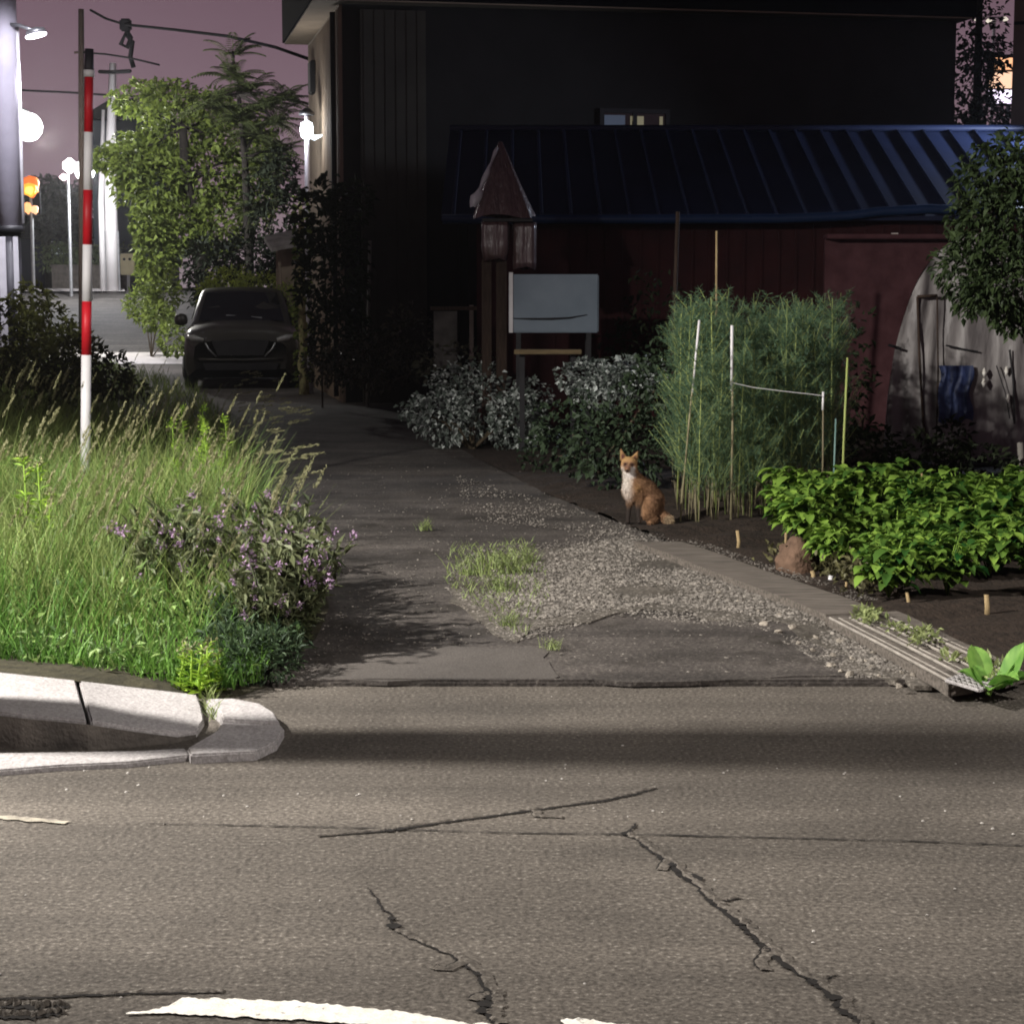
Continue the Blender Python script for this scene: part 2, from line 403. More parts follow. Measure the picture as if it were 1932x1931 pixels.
def cloud(mb, c, r, n, L, W, out=0.7, droop=0.3, shell=0.5, rnd=None, fold=0.25, skew=1.0):
    """leaves through an uneven ellipsoid, more of them towards its outside"""
    u = unit(n); rad = rng.random(n) ** (1 / 3 * (1 - shell) + 0.02)
    rad *= 1 + 0.22 * np.sin(5 * u[:, 0] + 3 * u[:, 2] + c[0] * 7) * np.cos(4 * u[:, 1] + c[1] * 5)
    p = np.array(c) + u * rad[:, None] * np.array(r)
    d = u * out + unit(n) * 0.8; d[:, 2] -= droop
    nr = unit(n) * 0.7 + np.array([0, 0, 1.0])
    ln = L * rng.uniform(0.6, 1.3, n)
    mb.leaves(p, d, nr, ln, ln * (W / L), fold, rng.random(n) ** skew if skew != 1.0 else rnd)

# ------------------------------------------------------------------ the ground
def grid_sheet(name, xs0, xs1, ys, nx, zf, m, kind="structure", z=0.0):
    """sheet whose left and right edge are functions of depth"""
    V, F = [], []
    for j, y in enumerate(ys):
        a, b = xs0(y), xs1(y)
        for i in range(nx + 1):
            x = a + (b - a) * i / nx
            V.append((x, y, z + zf(x, y)))
    for j in range(len(ys) - 1):
        for i in range(nx):
            q = j * (nx + 1) + i
            F.append([q, q + 1, q + nx + 2, q + nx + 1])
    mb = MB(); mb.add(V, F); o = mb.build(name, m, smooth=True)
    return tag(o, kind=kind)
wav = lambda x, y, k=1.0: (math.sin(3.1 * x * k + 1.7 * y * k) + math.sin(5.3 * y * k - 2.2 * x * k + 1.0) + math.sin(9.7 * x * k + 7.1 * y * k)) / 3

ground_ys = [-30, -5, 9, 20, 47, 50, 55, 60, 65, 70, 90, 150]
grid_sheet("ground", lambda y: -110, lambda y: 110, ground_ys, 20, lambda x, y: gz(y) - 0.06, EARTH)

SEAM = G(1000, 1291)[1]
def front(px): return G(px, 1287 + 0.012 * px)[1]
# the street in front: ends in a straight seam where the driveway begins
mb = MB(); mb.poly([(-60, -30, 0), (60, -30, 0), (60, SEAM + 0.04, 0), (-60, SEAM + 0.04, 0)]); tag(mb.build("road", ASPH), kind="structure")

def edge_fn(pix):
    pts = [G(*p) for p in pix]
    ys = [p[1] for p in pts]; xs = [p[0] for p in pts]
    o = np.argsort(ys)
    return lambda y: float(np.interp(y, np.array(ys)[o], np.array(xs)[o]))
left_edge = edge_fn([(500, 1292), (600, 1230), (632, 1170), (600, 1080), (520, 1000), (492, 900), (470, 800), (330, 735), (236, 695)])
right_edge = edge_fn([(1850, 1297), (1560, 1165), (1200, 1018), (1010, 940), (860, 860), (740, 770), (640, 720), (575, 690)])
ys = list(np.linspace(SEAM, 14, 50)) + list(np.linspace(14.5, 40, 40))
grid_sheet("driveway", lambda y: left_edge(y) - 0.35, lambda y: right_edge(y) + 0.12, ys, 24, lambda x, y: (0.002 if y < 13.5 else 0.010) * wav(x, y, 0.5) * min(1, (y - SEAM) * 2), DRIVE, z=0.022)
# front face of the driveway's edge, a low concrete lip
mb = MB(); a, b = G(500, 1292), G(1830, 1292)
mb.box(((a[0] + b[0]) / 2, SEAM - 0.02, 0.005), (b[0] - a[0], 0.05, 0.046)); tag(mb.build("driveway_lip", DRIVE, bevel=0.012), kind="structure")
# smoother asphalt patches in the driveway
def ragged(pix, z, jit=0.02, sub=6):
    pts = [G(*p, z) for p in pix]; out = []
    for i in range(len(pts)):
        p, q = pts[i], pts[(i + 1) % len(pts)]
        for k in range(sub):
            r = p + (q - p) * k / sub
            out.append((r[0] + random.uniform(-jit, jit), r[1] + random.uniform(-jit, jit) * 2, z))
    return out[::-1]
def sheet(name, pix, z, m, jit=0.03):
    mb = MB(); mb.poly(ragged(pix, z, jit), thick=0.02); return tag(mb.build(name, m), kind="structure")
sheet("asphalt_patch", [(560, 1283), (700, 1232), (880, 1219), (1025, 1222), (1045, 1283)], 0.0265, PATCHM)
sheet("asphalt_patch", [(1085, 1283), (1075, 1210), (1210, 1165), (1500, 1180), (1690, 1278)], 0.0275, DRIVE)
sheet("gravel_bed", [(860, 1130), (890, 1060), (1180, 1012), (1300, 1040), (1640, 1190), (1830, 1290), (1640, 1283), (1480, 1175), (1200, 1150), (960, 1205)], 0.0295, GRAVB, 0.06)

kz = lambda px: float(np.interp(px, [-330, 0, 168, 336, 395], [0.15, 0.136, 0.11, 0.032, 0.022]))
# garden soil right of the boards, and the earth of the verge on the left
grid_sheet("garden_soil", lambda y: right_edge(y) + 0.10, lambda y: 16, list(np.linspace(SEAM - 0.05, 16, 70)) + list(np.linspace(16.5, 32, 16)), 60,
           lambda x, y: 0.03 + 0.035 * wav(x, y, 1.6) + random.uniform(-0.012, 0.012), SOIL)
grid_sheet("verge_earth", lambda y: -30, lambda y: left_edge(y) - 0.02, list(np.linspace(G(300, 1300)[1] + 0.02, 30, 50)), 40,
           lambda x, y: 0.05 + 0.02 * wav(x, y), EARTH)

V = []
for px, py in ((-900, 1168), (-420, 1226), (-80, 1259), (30, 1271), (143, 1283), (260, 1297), (380, 1312), (440, 1315), (500, 1296), (540, 1272)):
    q = G(px, py, kz(px) - .02); V += [q + (0, -.02, 0), np.array([q[0] - .05, q[1] + .6, .05])]
mb = MB(); mb.add(V, [[2 * i, 2 * i + 2, 2 * i + 3, 2 * i + 1] for i in range(9)]); tag(mb.build("verge_edge", EARTH), kind="structure")
# kerb: two granite slabs, the dropped end piece, the gutter strip and the dark kerb face
def slab(name, pix, ztop, thick, m, bev=0.007):
    pts = [G(*p, ztop) for p in pix][::-1]
    mb = MB(); mb.poly(pts, thick=thick); return tag(mb.build(name, m, bevel=bev), kind="structure")
kz_old = lambda px: float(np.interp(px, [-330, 0, 168, 336, 395], [0.15, 0.136, 0.11, 0.032, 0.022]))
def kslab(name, pix, m):
    pts = [G(p[0], p[1], kz(p[0])) for p in pix][::-1]
    mb = MB(); mb.poly(pts, thick=0.12); return tag(mb.build(name, m, bevel=0.007), kind="structure")
kslab("kerb", [(-330, 1232), (-80, 1259), (-70, 1333), (-330, 1300)], CONC)
kslab("kerb", [(-900, 1170), (-620, 1201), (-336, 1231), (-336, 1299), (-620, 1264), (-900, 1228)], CONC)
kslab("kerb", [(-76, 1260), (30, 1271), (143, 1283), (163, 1358), (40, 1347), (-66, 1334)], CONC)
kslab("kerb", [(150, 1284), (260, 1297), (372, 1310), (381, 1335), (385, 1358), (371, 1378), (336, 1383), (250, 1372), (171, 1359)], CONC)
slab("kerb", [(388, 1318), (440, 1317), (492, 1327), (517, 1343), (528, 1362), (421, 1356), (414, 1340)], 0.05, 0.07, CONC)
slab("kerb", [(420, 1359), (529, 1365), (536, 1374), (522, 1398), (482, 1417), (360, 1423), (352, 1411), (408, 1378)], 0.035, 0.06, CONC)
slab("gutter", [(-900, 1428), (-330, 1426), (-80, 1421), (250, 1416), (350, 1411), (358, 1424), (240, 1437), (110, 1443), (0, 1452), (-330, 1468), (-900, 1478)], 0.022, 0.05, CONC, 0.006)
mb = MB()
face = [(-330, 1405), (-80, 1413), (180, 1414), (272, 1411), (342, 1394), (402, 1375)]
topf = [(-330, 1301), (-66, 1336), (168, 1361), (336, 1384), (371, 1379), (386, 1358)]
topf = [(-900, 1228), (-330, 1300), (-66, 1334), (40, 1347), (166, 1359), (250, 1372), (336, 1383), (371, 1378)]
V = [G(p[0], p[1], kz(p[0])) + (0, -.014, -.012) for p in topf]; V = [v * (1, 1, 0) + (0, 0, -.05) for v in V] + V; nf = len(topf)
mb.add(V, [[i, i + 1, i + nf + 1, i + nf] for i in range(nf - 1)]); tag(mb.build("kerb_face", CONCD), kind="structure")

# cracks in the street, each a dirt-filled groove with a raised broken lip on its far side
def crack(pix, w0, w1, jit, lip=0.0, sub=14):
    pts = [G(*p, 0.004) for p in pix]; P = []
    for i in range(len(pts) - 1):
        for k in range(sub): P.append(pts[i] + (pts[i + 1] - pts[i]) * k / sub)
    P.append(pts[-1]); n = len(P); mb = MB(); V = []; LV = []
    nrm0 = None; dj = 0
    for i, p in enumerate(P):
        d = P[min(i + 1, n - 1)] - P[max(i - 1, 0)]; nr = np.array([-d[1], d[0], 0]); nr /= np.linalg.norm(nr) + 1e-9
        t = i / (n - 1); dj = 0.6 * dj + random.uniform(-jit, jit)
        w = (w0 + (w1 - w0) * t) * random.uniform(0.35, 1.5) * min(1, 6 * (1 - t) + 0.15) * min(1, 6 * t + 0.15)
        c = p + nr * dj
        V += [c - nr * w / 2, c + nr * w / 2]
        if lip:
            q = c + nr * (w / 2 + 0.001); h = lip * random.uniform(0.3, 1.2)
            LV += [q, q + nr * 0.006 + np.array([0, 0, h]), q + nr * 0.03]
    mb.add(V, [[2 * i, 2 * i + 2, 2 * i + 3, 2 * i + 1][::-1] for i in range(n - 1)])
    if lip:
        mb.cur = 1
        mb.add(LV, [[3 * i + k, 3 * i + k + 1, 3 * i + k + 4, 3 * i + k + 3][::-1] for i in range(n - 1) for k in (0, 1)])
    tag(mb.build("road_crack", [CRACK, ASPH]), kind="structure")
crack([(1178, 1573), (1215, 1595), (1280, 1640), (1330, 1690), (1400, 1745), (1440, 1785), (1520, 1840), (1570, 1880), (1600, 1915), (1640, 1950)], 0.013, 0.020, 0.008, 0.006)
crack([(1200, 1553), (1180, 1573)], 0.012, 0.014, 0.003)
crack([(600, 1578), (720, 1568), (760, 1562), (1000, 1529), (1140, 1510), (1200, 1497), (1240, 1486)], 0.012, 0.011, 0.002, 0.003)
crack([(230, 1552), (450, 1556), (640, 1560), (950, 1570), (1180, 1573), (1500, 1580), (1720, 1586), (1932, 1594), (2100, 1599)], 0.007, 0.009, 0.002)
crack([(690, 1668), (705, 1690), (735, 1725), (742, 1752)], 0.003, 0.010, 0.004)
crack([(742, 1755), (800, 1780), (865, 1808), (900, 1838), (922, 1870), (925, 1896), (912, 1906), (935, 1932)], 0.004, 0.018, 0.005, 0.004)
crack([(-60, 1886), (100, 1880), (180, 1876), (300, 1873), (420, 1872)], 0.014, 0.006, 0.004, 0.004)
for pix, w_ in (([(1330, 1690), (1372, 1700), (1400, 1694)], .008), ([(1440, 1785), (1425, 1812), (1432, 1830)], .007), ([(1520, 1840), (1556, 1846), (1580, 1838)], .007), ([(865, 1808), (840, 1822), (820, 1818)], .006), ([(922, 1870), (896, 1872), (880, 1884)], .009), ([(1000, 1529), (1010, 1540), (1060, 1543)], .005), ([(1250, 1620), (1238, 1640)], .007)):
    crack(pix, w_, w_ * .5, .004, .003, 8)
mb = MB()
for px, py, r in ((1279, 1640, .030), (1306, 1655, .026), (1268, 1630, .018), (1345, 1700, .016), (1412, 1748, .024), (1405, 1742, .018), (1448, 1790, .014), (1535, 1850, .016), (1586, 1893, .024), (1574, 1880, .02), (1182, 1571, .022), (742, 1745, .022), (738, 1732, .014), (904, 1836, .014), (920, 1893, .024), (910, 1904, .02), (925, 1880, .016), (756, 1563, .018), (735, 1566, .014)):
    p = G(px, py, .0055); k = 11
    mb.add([p + np.array([math.cos(2 * math.pi * i / k) * r * random.uniform(.5, 1.25), math.sin(2 * math.pi * i / k) * r * random.uniform(.6, 1.6), 0]) for i in range(k)], [list(range(k))])
tag(mb.build("road_potholes", CRACK), kind="structure")
crack([(0, 1895), (70, 1905), (130, 1898)], 0.02, 0.02, 0.012, 0.012)
crack([(-30, 1915), (60, 1918), (120, 1912)], 0.02, 0.02, 0.012, 0.012)

def painted(name, pix, z=0.006, jit=0.0045, sub=14, m=PAINT):
    mb = MB(); mb.poly(ragged(pix, z, jit, sub)); return tag(mb.build(name, m), kind="structure")
def painted_strip(top, bot, n=130):
    xs = np.linspace(top[0][0], top[-1][0], n); tx, ty = zip(*top); bx, by = zip(*bot); V = []; j0 = j1 = 0
    for x in xs:
        j0 = .55 * j0 + random.uniform(-2.2, 2.2); j1 = .55 * j1 + random.uniform(-1.6, 1.6)
        y0, y1 = np.interp(x, tx, ty), np.interp(x, bx, by); f = min(1, (y1 - y0) / 8)
        V += [G(x, y0 + j0 * f, .006), G(x, y1 + j1 * f, .006)]
    mb = MB(); mb.add(V, [[2 * i, 2 * i + 1, 2 * i + 3, 2 * i + 2] for i in range(n - 1)]); return tag(mb.build("road_marking", PAINT), kind="structure")
painted_strip([(238, 1910), (300, 1901), (327, 1893), (342, 1882), (422, 1885), (536, 1885), (645, 1896), (744, 1906), (885, 1928), (1040, 1944)], [(238, 1912), (337, 1912), (446, 1917), (560, 1923), (774, 1937), (1040, 1975)])
painted_strip([(1058, 1923), (1075, 1920), (1110, 1921), (1190, 1932), (1330, 1950)], [(1058, 1926), (1080, 1945), (1330, 1985)], 50)
painted("road_marking", [(-40, 1536), (60, 1541), (133, 1549), (120, 1553), (50, 1548), (-40, 1542)], 0.005, 0.004, 5, FADED)
# grit: small pale chips lying on the street
mb = MB()
for i in range(55):
    p = G(random.uniform(-20, 1950), random.choice([random.uniform(1440, 1560), random.uniform(1300, 1900)]))
    r = random.uniform(0.003, 0.0065)
    mb.lathe(p + np.array([0, 0, r * 0.3]), [(r * 0.6, -r * 0.3), (r, 0.0), (r * 0.5, r * 0.5)], 6, rx=random.uniform(-.3, .3))
tag(mb.build("road_grit", GRIT), "tiny pale chips of grit scattered over the street asphalt", "grit", kind="stuff")

# far end of the lane: bright concrete crossing strip, then asphalt climbing to the right of the low wall
def strip(name, x0, x1, y0, y1, m, dz, n=14):
    grid_sheet(name, lambda y: x0(y), lambda y: x1(y), list(np.linspace(y0, y1, n)), 4, lambda x, y: gz(y) + dz, m)
fx = lambda px: (lambda y: (px - 966) / FOC * y)
strip("crossing_strip", fx(60), fx(520), 40.0, 46.8, FARCONC, 0.03)
strip("far_road", fx(-200), fx(700), 47.0, 70, FARROAD, 0.02)
strip("far_pavement", fx(-200), fx(240), 68.6, 71.5, FARCONC, 0.10)

# haze added to give the lamps a glow, with the sky outside it
hz = MB().box((0, 62, 7.0), (240, 200, 17.0)).build("haze", bpy.data.materials.new("lamp_glow_haze"))
hm = hz.data.materials[0]; hm.use_nodes = True; hn = hm.node_tree.nodes; hn.remove(hn["Principled BSDF"])
pv = hn.new("ShaderNodeVolumePrincipled"); pv.inputs["Density"].default_value = 0.00038; pv.inputs["Anisotropy"].default_value = 0.7; pv.inputs["Color"].default_value = (0.92, 0.92, 0.95, 1)
hm.node_tree.links.new(pv.outputs[0], hn["Material Output"].inputs["Volume"])
tag(hz, kind="stuff")

# ------------------------------------------------------------------ street lamps just outside the picture, the source of its light
def off_lamp(name, label, pos, watts, color, radius, polex, aim=None, spot=None):
    t = thing(name, label, "street lamp", (polex[0], polex[1], 0))
    MB().tube([(polex[0], polex[1], 0), (polex[0], polex[1], pos[2] + 0.25)], [0.08, 0.05], 10).build("pole", STEEL, t, smooth=True)
    MB().tube([(polex[0], polex[1], pos[2] + 0.2), ((polex[0] + pos[0]) / 2, (polex[1] + pos[1]) / 2, pos[2] + 0.4), (pos[0], pos[1], pos[2] + 0.22)], 0.03, 8).build("arm", STEEL, t, smooth=True)
    MB().box((pos[0], pos[1], pos[2] + 0.2), (0.5, 0.24, 0.09)).build("lamp_head", STEEL, t, bevel=0.02)
    MB().box((pos[0], pos[1], pos[2] + 0.148), (0.42, 0.18, 0.012)).build("lamp_panel", emit("lit_panel_" + name, color, 12), t)
    lamp(name + "_light", t, pos, watts, color, radius, spot, aim)
    return t
off_lamp("street_lamp", "tall street lamp left of the kerb whose light falls across the driveway", KEY_POS, KEY_W, (1.0, 0.95, 0.89), 0.10, (-7.3, 7.5), (-0.8, 9.3, 0), 104)
off_lamp("street_lamp", "street lamp on the near side of the street behind the viewer", FILL_POS, FILL_W, (1.0, 0.94, 0.88), 0.25, (6.6, -0.8), (0, 5.0, 0), 84)
off_lamp("street_lamp", "bluish street lamp beyond the right end of the blue roof", (7.4, 24.5, 3.93), RIGHT_W, (0.72, 0.82, 1.0), 0.08, (7.9, 26.2), (5.2, 23.8, 3.0), 125)
off_lamp("street_lamp", "violet-white street lamp left of the thick concrete pole", (-7.3, 31.0, 7.5), 3600.0, (0.90, 0.88, 1.0), 0.2, (-10.6, 31.2), (-9.5, 36, 4.1), 50)
off_lamp("street_lamp", "warm street lamp beside the verge above the roadside shrubs", (-9.8, 24.0, 6.5), 700.0, (1.0, 0.96, 0.84), 0.2, (-10.9, 24.2), (-7.4, 27.5, 0.3), 70)
PQ = (-3.3, 6.98)
t = thing("utility_pole", "slim pole between kerb and street lamp whose shadow crosses the street", "utility pole", (-3.3, 6.98, 0))
MB().tube([(-3.3, 6.98, 0), (-3.3, 6.98, 9.5)], [0.145, 0.11], 14).build("shaft", CONCP, t, smooth=True)
MB().box((-3.3, 6.98, 8.9), (1.4, 0.1, 0.1)).build("crossarm", STEEL, t)

# ------------------------------------------------------------------ the dark house behind
C0 = np.array([(650 - 966) / FOC * 27.0, 27.0, 0]); th = R(11.3)
E1, E2 = np.array([math.cos(th), math.sin(th), 0]), np.array([-math.sin(th), math.cos(th), 0])
house = thing("house", "big dark house whose black upper storey juts out over its tan side wall", "house", C0)
ZS = 5.55
mb = MB(); mb.obox(C0, E1, E2, 0.02, 9.1, 0.0, 4.7, -0.2, ZS); mb.build("wall", WALLD, house)
mb = MB(); mb.obox(C0, E1, E2, -0.02, 0.02, 0.02, 4.68, -0.2, ZS - 0.003)
for k in range(22):
    mb.obox(C0, E1, E2, -0.032, -0.021, 0.06 + k * 0.21, 0.065 + k * 0.21 + 0.03, 0, ZS - 0.06)
mb.build("side_wall", WALLT, house)
mb = MB(); mb.obox(C0, E1, E2, 0.26, 1.17, -0.12, -0.003, 0, ZS - 0.1)
for k in range(6): mb.obox(C0, E1, E2, 0.3 + k * 0.15, 0.315 + k * 0.15, -0.13, -0.121, 0.0, ZS - 0.12)
mb.build("wall_panel", WALLP, house)
mb = MB(); mb.obox(C0, E1, E2, -0.43, 9.25, -0.35, 4.7, ZS + 0.003, ZS + 2.6); mb.build("upper_storey", FASC, house)
mb = MB(); mb.obox(C0, E1, E2, -0.40, 9.2, -0.32, 4.66, ZS - 0.02, ZS); mb.build("soffit", WALLT, house)
mb = MB(); mb.obox(C0, E1, E2, -0.75, 9.5, -0.8, 5.1, ZS + 2.605, ZS + 2.8); mb.build("roof", FASC, house)
def house_window(a, b, z0, z1):
    f = MB(); w = 0.06
    for (q, r, s, t_) in ((a, b, z0, z0 + w), (a, b, z1 - w, z1), (a, a + w, z0 + w, z1 - w), (b - w, b, z0 + w, z1 - w), ((a + b) / 2 - w / 2, (a + b) / 2 + w / 2, z0 + w, z1 - w)):
        f.obox(C0, E1, E2, q, r, -0.06, -0.004, s, t_)
    fr = f.build("window", BLACKM, house)
    MB().obox(C0, E1, E2, a + w, b - w, -0.03, -0.02, z0 + w, z1 - w).build("pane", GLASSD, fr)
    return fr
def on_front(px, py):
    """distance along the house front and height for a picture point"""
    d = ray(px, py); nrm = -E2; t = np.dot(C0 - np.array([0, 0, CH]), nrm) / np.dot(d, nrm)
    p = np.array([0, 0, CH]) + d * t; return np.dot(p - C0, E1), p[2]
a, z0 = on_front(1130, 252); b, z1 = on_front(1262, 208)
w = house_window(a, b, z0, z1)
curt = emit("dim_window_glow", (0.55, 0.50, 0.30), 0.17); dimp = emit("dim_blue_curtain", (0.25, 0.32, 0.40), 0.010)
mb = MB()
for q0, q1 in ((1188, 1191), (1201, 1213), (1192, 1199), (1243, 1249)):
    s0, _ = on_front(q0, 230); s1, _ = on_front(q1, 230)
    zz0 = z0 + 0.09 if q0 != 1192 else z1 - 0.17
    MB().obox(C0, E1, E2, s0, s1, -0.045, -0.031, zz0, z1 - 0.1).build("lit_curtain", curt, w)
s0, _ = on_front(1139, 230); s1, _ = on_front(1178, 230)
MB().obox(C0, E1, E2, s0, s1, -0.042, -0.031, z0 + 0.09, z1 - 0.09).build("curtain", dimp, w)
# downpipe on the tan wall
mb = MB(); q = C0 + E1 * -0.09 + E2 * 0.25
mb.tube([q + np.array([0, 0, 0.1]), q + np.array([0, 0, ZS - 0.1])], 0.035, 8); mb.build("downpipe", WALLD, house, smooth=True)
q = C0 + E2 * 3.6 - E1 * 0.06
MB().box(q + np.array([0, 0, 4.9]), (0.1, 0.4, 0.5), th).build("vent_hood", WALLD, house, bevel=0.02)

# wall lamp on a post at the far end of the tan wall
LP = A(579, 246, 29.4)
pl = thing("post_lamp", "white lit lamp on a post against the tan house wall", "lamp", (LP[0], 29.4, 0))
base = np.array([LP[0], 29.4, 0])
MB().tube([base, base + (0.0, 0, 2.4), LP + (0, 0, -0.25), LP + (0, 0, 0.30)], [0.05, 0.045, 0.04, 0.035], 10).build("post", CONCP, pl, smooth=True)
MB().lathe(LP + (0, -0.02, 0.0), [(0.03, -0.14), (0.085, -0.10), (0.10, 0.0), (0.085, 0.10), (0.03, 0.13)], 14).build("lamp_globe", emit("cool_globe", (0.85, 0.95, 1.0), 9), pl, smooth=True)
MB().lathe(LP + (0, 0, 0.25), [(0.12, -0.03), (0.12, 0.01), (0.03, 0.08)], 12).build("cap", BLACKM, pl, smooth=True)
MB().tube([LP + (0.0, 0, -0.06), LP + (0.12, -0.03, -0.12), LP + (0.24, -0.05, -0.08)], [0.035, 0.04, 0.012], 8).build("side_arm", emit("cool_arm", (0.8, 0.92, 1.0), 3.0), pl, smooth=True)
lamp("post_lamp_light", pl, LP + (-0.16, -0.20, 0.02), WALL_W, (0.95, 0.97, 1.0), 0.08)

# knobbly vine-wrapped trunk in front of that post
tk = thing("vine_trunk", "pale knobbly vine-wrapped trunk standing right of the parked car", "trunk", A(573, 735, 29.0) * np.array([1, 1, 0]))
b0 = ORG[tk]
pts = [b0 + (random.uniform(-.025, .025), 0, z) for z in np.linspace(0, 2.9, 13)]
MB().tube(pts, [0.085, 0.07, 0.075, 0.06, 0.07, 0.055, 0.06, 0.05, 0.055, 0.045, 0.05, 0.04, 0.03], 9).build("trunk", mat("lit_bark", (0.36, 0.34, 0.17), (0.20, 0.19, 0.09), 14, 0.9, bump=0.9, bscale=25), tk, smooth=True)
mb = MB(); N = 260
ang = rng.uniform(0, 6.28, N); zz = rng.uniform(0.15, 3.0, N)
p = np.stack([b0[0] + 0.08 * np.cos(ang), b0[1] + 0.08 * np.sin(ang), zz], 1)
mb.leaves(p, np.stack([np.cos(ang), np.sin(ang), rng.uniform(-1, .2, N)], 1), unit(N) + (0, 0, 1), 0.10, 0.075)
mb.build("foliage", TREEL, tk)

# little pale-roofed gate porch left of the house corner
gp = thing("garden_shed", "small shed with a pale tilted roof squeezed between tree and house", "shed", A(538, 700, 33.0) * np.array([1, 1, 0]))
gb = ORG[gp]; q0 = A(500, 455, 33); q1 = A(585, 432, 33)
mb = MB(); mb.poly([A(498, 447, 33.0), A(512, 468, 32.6), A(592, 452, 32.6), A(590, 424, 34.2)], thick=0.07); mb.build("roof", mat("shed_roof_sheet", (0.34, 0.31, 0.28), (0.2, 0.18, 0.16), 6, 0.7, bump=0.3), gp)
MB().box(A(545, 560, 33.3) - (0, 0, 0.0), (0.40, 0.25, 2.0)).build("wall", mat("shed_wall_tan", (0.34, 0.27, 0.19), (0.26, 0.2, 0.14), 3, 0.8), gp)
MB().box(A(529, 575, 33.0), (0.05, 0.05, 2.3)).build("post", WALLT, gp)

# ------------------------------------------------------------------ long low shed with the blue roof
YE, YR = 22.0, 25.3
EZ = A(1400, 408, YE)[2]; RZ = A(1400, 248, YR)[2]
X0, X1 = A(832, 400, YE)[0], 10.5
sh = thing("long_shed", "long low shed with navy ribbed metal roof and dark red wall", "shed", ((X0 + X1) / 2, YE + 0.3, 0))
mb = MB(); mb.add([(X0, YE, EZ), (X1, YE, EZ), (X1, YR, RZ), (X0, YR, RZ), (X0, YE, EZ - 0.05), (X1, YE, EZ - 0.05), (X1, YR, RZ - 0.05), (X0, YR, RZ - 0.05)],
                  [[0, 1, 2, 3], [7, 6, 5, 4], [0, 4, 5, 1], [1, 5, 6, 2], [2, 6, 7, 3], [3, 7, 4, 0]])
sl = (RZ - EZ) / (YR - YE)
for k in range(46):
    x = X0 + 0.14 + k * 0.335
    if x > X1 - 0.1: break
    mb.add([(x - .022, YE - 0.01, EZ + .001), (x + .022, YE - 0.01, EZ + .001), (x + .022, YR, RZ + .001), (x - .022, YR, RZ + .001), (x - .016, YE - 0.01, EZ + .036), (x + .016, YE - 0.01, EZ + .036), (x + .016, YR, RZ + .036), (x - .016, YR, RZ + .036)],
           [[0, 1, 5, 4], [1, 2, 6, 5], [3, 0, 4, 7], [4, 5, 6, 7], [2, 3, 7, 6]])
mb.build("roof", ROOFB, sh)
MB().tube([(X0, YR, RZ + 0.03), (X1, YR, RZ + 0.03)], 0.05, 8).build("ridge_cap", ROOFB, sh, smooth=True)
# eave trim: sags a little towards the right end
pts = [A(px, py, YE - 0.08) for px, py in ((835, 414), (1200, 414), (1480, 413), (1600, 408), (1660, 400), (1750, 395), (1850, 398), (2060, 404))]
MB().tube(pts, 0.055, 8).build("gutter", mat("blue_gutter", (0.014, 0.036, 0.10), (0.010, 0.026, 0.07), 2, 0.45), sh, smooth=True)
mb = MB(); mb.box(((X0 + 0.4 + X1) / 2, YE + 0.35, (EZ + 0.02) / 2), (X1 - X0 - 0.4, 0.12, EZ + 0.02 + 0.1))
for k in range(60): mb.box((X0 + 0.5 + k * 0.2, YE + 0.28, EZ / 2 - 0.02), (0.025, 0.02, EZ - 0.1))
mb.build("wall", REDW, sh)
mb = MB(); mb.add([(X0 + 0.2, YE + .3, EZ), (X0 + .2, YE + .42, 0), (X0 + .2, YR + 3, 0), (X0 + .2, YR, RZ - .06)], [[0, 1, 2, 3]]); mb.build("gable", WALLD, sh)
# faded red sheet leaning on the shed's right half, with a ledge on top
p0, p1 = A(1560, 452, YE - 0.3), A(1850, 455, YE - 0.3)
rp_ = thing("leaning_panel", "faded red sheet panel propped against the shed wall below the eave", "panel", ((p0[0] + p1[0]) / 2, YE - 0.2, 0))
mb = MB(); mb.box(((p0[0] + p1[0]) / 2, YE - 0.2, p0[2] / 2), (p1[0] - p0[0], 0.08, p0[2]), rx=R(-3)); mb.build("sheet", REDS, rp_)
mb = MB(); mb.box(((p0[0] + p1[0]) / 2, YE - 0.33, p0[2] + 0.03), (p1[0] - p0[0] + 0.05, 0.25, 0.05)); mb.build("ledge", REDS, rp_, bevel=0.01)
MB().box(A(1688, 443, YE - 0.35), (0.07, 0.05, 0.035)).build("clip", PAINT, rp_)

# ------------------------------------------------------------------ right-hand neighbour and its lit sign behind leaves
pw = A(1911, 100, 32.0)
NE1, NE2 = np.array([.955, -.297, 0]), np.array([.297, .955, 0]); pw[2] = 0
nb = thing("neighbour_house", "tan neighbouring house with its wall end at the upper right edge", "house", (pw[0] + 3, 32, 0))
MB().obox(pw, NE1, NE2, 0, 6, 0, 6, 0, 8.2).build("wall", TANW, nb)
MB().obox(pw, NE1, NE2, -.4, 6.4, -.4, 6.4, 8.203, 8.5).build("roof", FASC, nb)
MB().obox(pw, NE1, NE2, 0, 6, -.025, -.003, A(0, 48, 32)[2], A(0, 42, 32)[2]).build("trim", WALLD, nb)
c = A(1890, 152, 44.0)
sg = thing("lit_sign", "glowing orange and white sign behind dark leaves at the upper right", "sign", (c[0], 44.05, 0))
MB().tube([(c[0] + .2, 44.15, 0), (c[0] + .2, 44.15, c[2] + .3)], 0.05, 8).build("pole", STEEL, sg, smooth=True)
MB().box((c[0], 44.05, c[2]), (0.66, 0.14, 1.14)).build("housing", BLACKM, sg, bevel=0.02)
MB().box((c[0], 43.965, c[2] + 0.36), (0.56, 0.03, 0.26)).build("light_panel", emit("orange_sign", (1.0, 0.50, 0.26), 1.3), sg)
